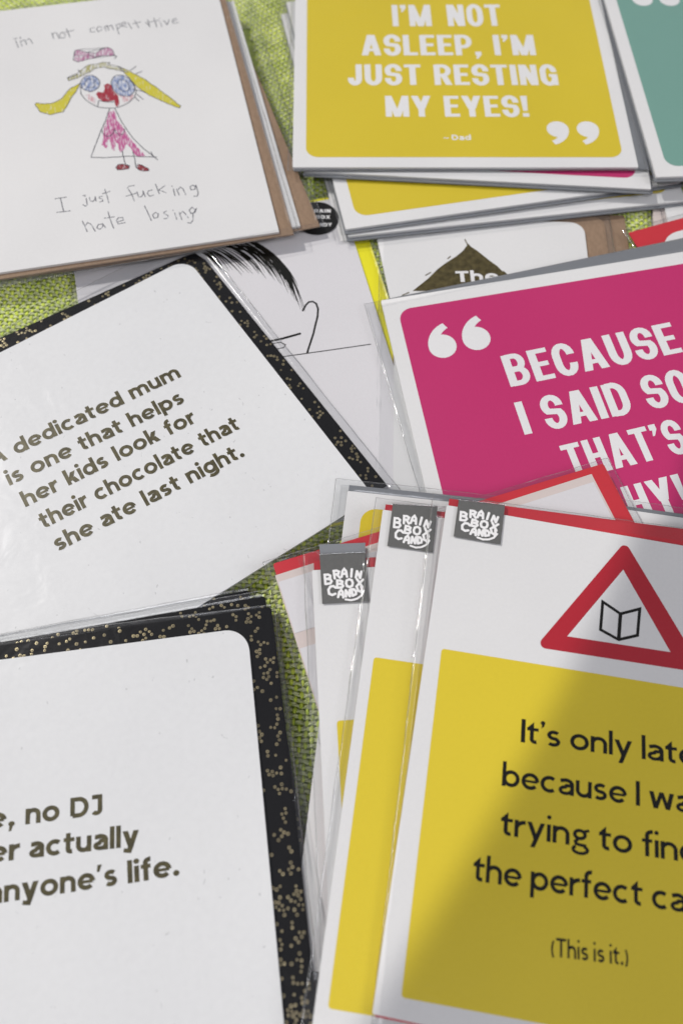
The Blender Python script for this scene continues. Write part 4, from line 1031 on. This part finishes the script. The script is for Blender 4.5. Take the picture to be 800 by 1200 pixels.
t = thing('greeting_card', 'R', 'back of a red envelope with a pale inner card, fanned out under the sign cards', 'greeting card')
slab('envelope', rrect(-61.5, -75, 61.5, 75, .8, 3), -1.2, -.55, 'red', t)
c = slab('folded_card', [(-62.0, -74), (55.4, -74), (55.4, 72.3), (-62.0, 70.6)], -.5, -.1, 'cream', t)
slab('inner_leaf', [(-61.6, 49.5), (54.6, 50.3), (54.6, 69.2), (-61.6, 68.0)], -.08, .06, 'lilac', c)
slab('inner_leaf', [(-61.6, -73), (54.6, -73), (54.6, 44.8), (-61.6, 44.2)], -.08, .06, 'lilac', c)
s = sleeve(t, (-64.6, -78, 64.0, 76.6), (-61.5, -75, 61.5, 75), 28.8, zb=-1.5)
for u in (-53.0, -46.5): film_strip('seam_fold', s, ((u, -70), (u + .6, 74)), 1.6, .45, u)
cover(t, -61, -74, 60, 74)

# ---- three sign cards
SG = 'cards with a grey seal folded over the top'
def sign_card(key, label, seed, env, film, panel, slab_seal, tab=0.0, turn=0.0, foot=-75.4):
    t = thing('greeting_card', key, label, 'greeting card', SG)
    c = slab('folded_card', rrect(-74.5, foot, 44.5, 74.5, .5, 3), *CARD_Z, 'white', t)
    slab('envelope', env, *ENV_Z, 'red', t)
    flat('printed_panel', [panel], INK, 'yellow', c)
    s = sleeve(t, film, (-74.5, -75.5, 45, 75), seed, turn=turn)
    u0, v0, u1, v1, sl = slab_seal
    seal(t, u0, v0, u1, v1, sl, tab=tab)
    cover(t, -74, -75, 44, 75)
    return t, c, s
RE = lambda a, b: [(-73.6, -76.0), (45.5, -74.6), (44.5, b), (-73.8, a)]
t, c, s = sign_card('C3', 'leftmost of the three sign cards, its grey seal with a paler tab above', 51, RE(78.4, 78.2), (-77.2, -77.6, 47, 81.2), rrect(-69.2, -70, 39, 25, 1), (-71.7, 62.4, -56.4, 80.2, -.4), tab=3.2)
film_strip('seam_fold', s, ((-60.5, -60), (-59.8, 61)), 1.2, .5, 4); film_strip('seam_fold', s, ((-57.5, -60), (-57.0, 78)), .8, .55, 5)
t, c, s = sign_card('C2', 'middle one of the three sign cards, yellow panel strip beside the front card', 53, RE(77.2, 77.8), (-77.4, -82.6, 47, 79.0), rrect(-71.0, -72.6, 39, 23.4, 1), (-71.4, 61.2, -56.2, 77.2, 1.3), foot=-80)
film_strip('seam_fold', s, ((-57.0, -72), (-51.2, 78)), .8, .5, 6)
t, c, s = sign_card('F', 'front sign card with a red triangle and a book above its yellow panel', 55, RE(77.6, 83.0), (-76.9, -77.6, 46.5, 81.0), rot(rrect(-69.6, -70.3, 39.4, 25.3, 1), 1.2, (-69, 25)), (-70.8, 63.3, -55.2, 77.4, .7), turn=2.0)
TC = (-15.0, 45.2)
def tri(k, r):
    P = [(-14.6, 72.4), (-40.8, 31.2), (11.6, 32.6)]
    out = []
    n = 8
    for i in range(3):
        p = P[i]; a, b = P[i - 1], P[(i + 1) % 3]
        d1 = Vector((a[0] - p[0], a[1] - p[1])).normalized(); d2 = Vector((b[0] - p[0], b[1] - p[1])).normalized()
        bi = (d1 + d2).normalized(); half = math.acos(max(-1, min(1, d1.dot(d2)))) / 2
        ce = Vector(p) + bi * (r / sin(half))
        a0 = math.atan2(-d1.y, -d1.x); 
        t1 = Vector(p) + d1 * (r / math.tan(half)); t2 = Vector(p) + d2 * (r / math.tan(half))
        s0 = math.atan2(t1.y - ce.y, t1.x - ce.x); s1 = math.atan2(t2.y - ce.y, t2.x - ce.x)
        while s1 - s0 > pi: s1 -= 2 * pi
        while s1 - s0 < -pi: s1 += 2 * pi
        out += [(ce.x + r * cos(s0 + (s1 - s0) * j / n), ce.y + r * sin(s0 + (s1 - s0) * j / n)) for j in range(n + 1)]
    return out
w = flat('warning_triangle', [tri(1, 1.7)], INK, 'signred', c)
flat('triangle_inside', [[(-14.8, 62.3), (-31.2, 36.5), (1.0, 37.4)]], 2 * INK, 'white', c)
bk = stroke([(-20.8, 50.0), (-15.0, 47.0), (-9.0, 49.8), (-9.4, 40.9), (-15.2, 38.4), (-21.0, 40.6)], .95, closed=True) + stroke([(-15.0, 47.0), (-15.2, 38.4)], 1.15)
flat('book_symbol', bk, 3 * INK, 'ink', c)
L = text(F_GILL, "It's only late", (-42.6, 1.4), (9.6, 4.0), 6.9, track=.065, space=.30) + text(F_GILL, "because I was", (-46.9, -12.0), (12.6, -9.4), 6.9, track=.065, space=.30) \
  + text(F_GILL, "trying to find", (-45.9, -25.4), (10.2, -22.8), 6.9, track=.065, space=.30) + text(F_GILL, "the perfect card.", (-52.3, -38.7), (17.4, -35.6), 6.9, track=.065, space=.30) \
  + text(F_GILL, "(This is it.)", (-29.3, -53.4), (-8.3, -51.9), 4.6, track=.10, space=.28)
flat('lettering', L, 2 * INK, 'ink', c)

build_cloth()
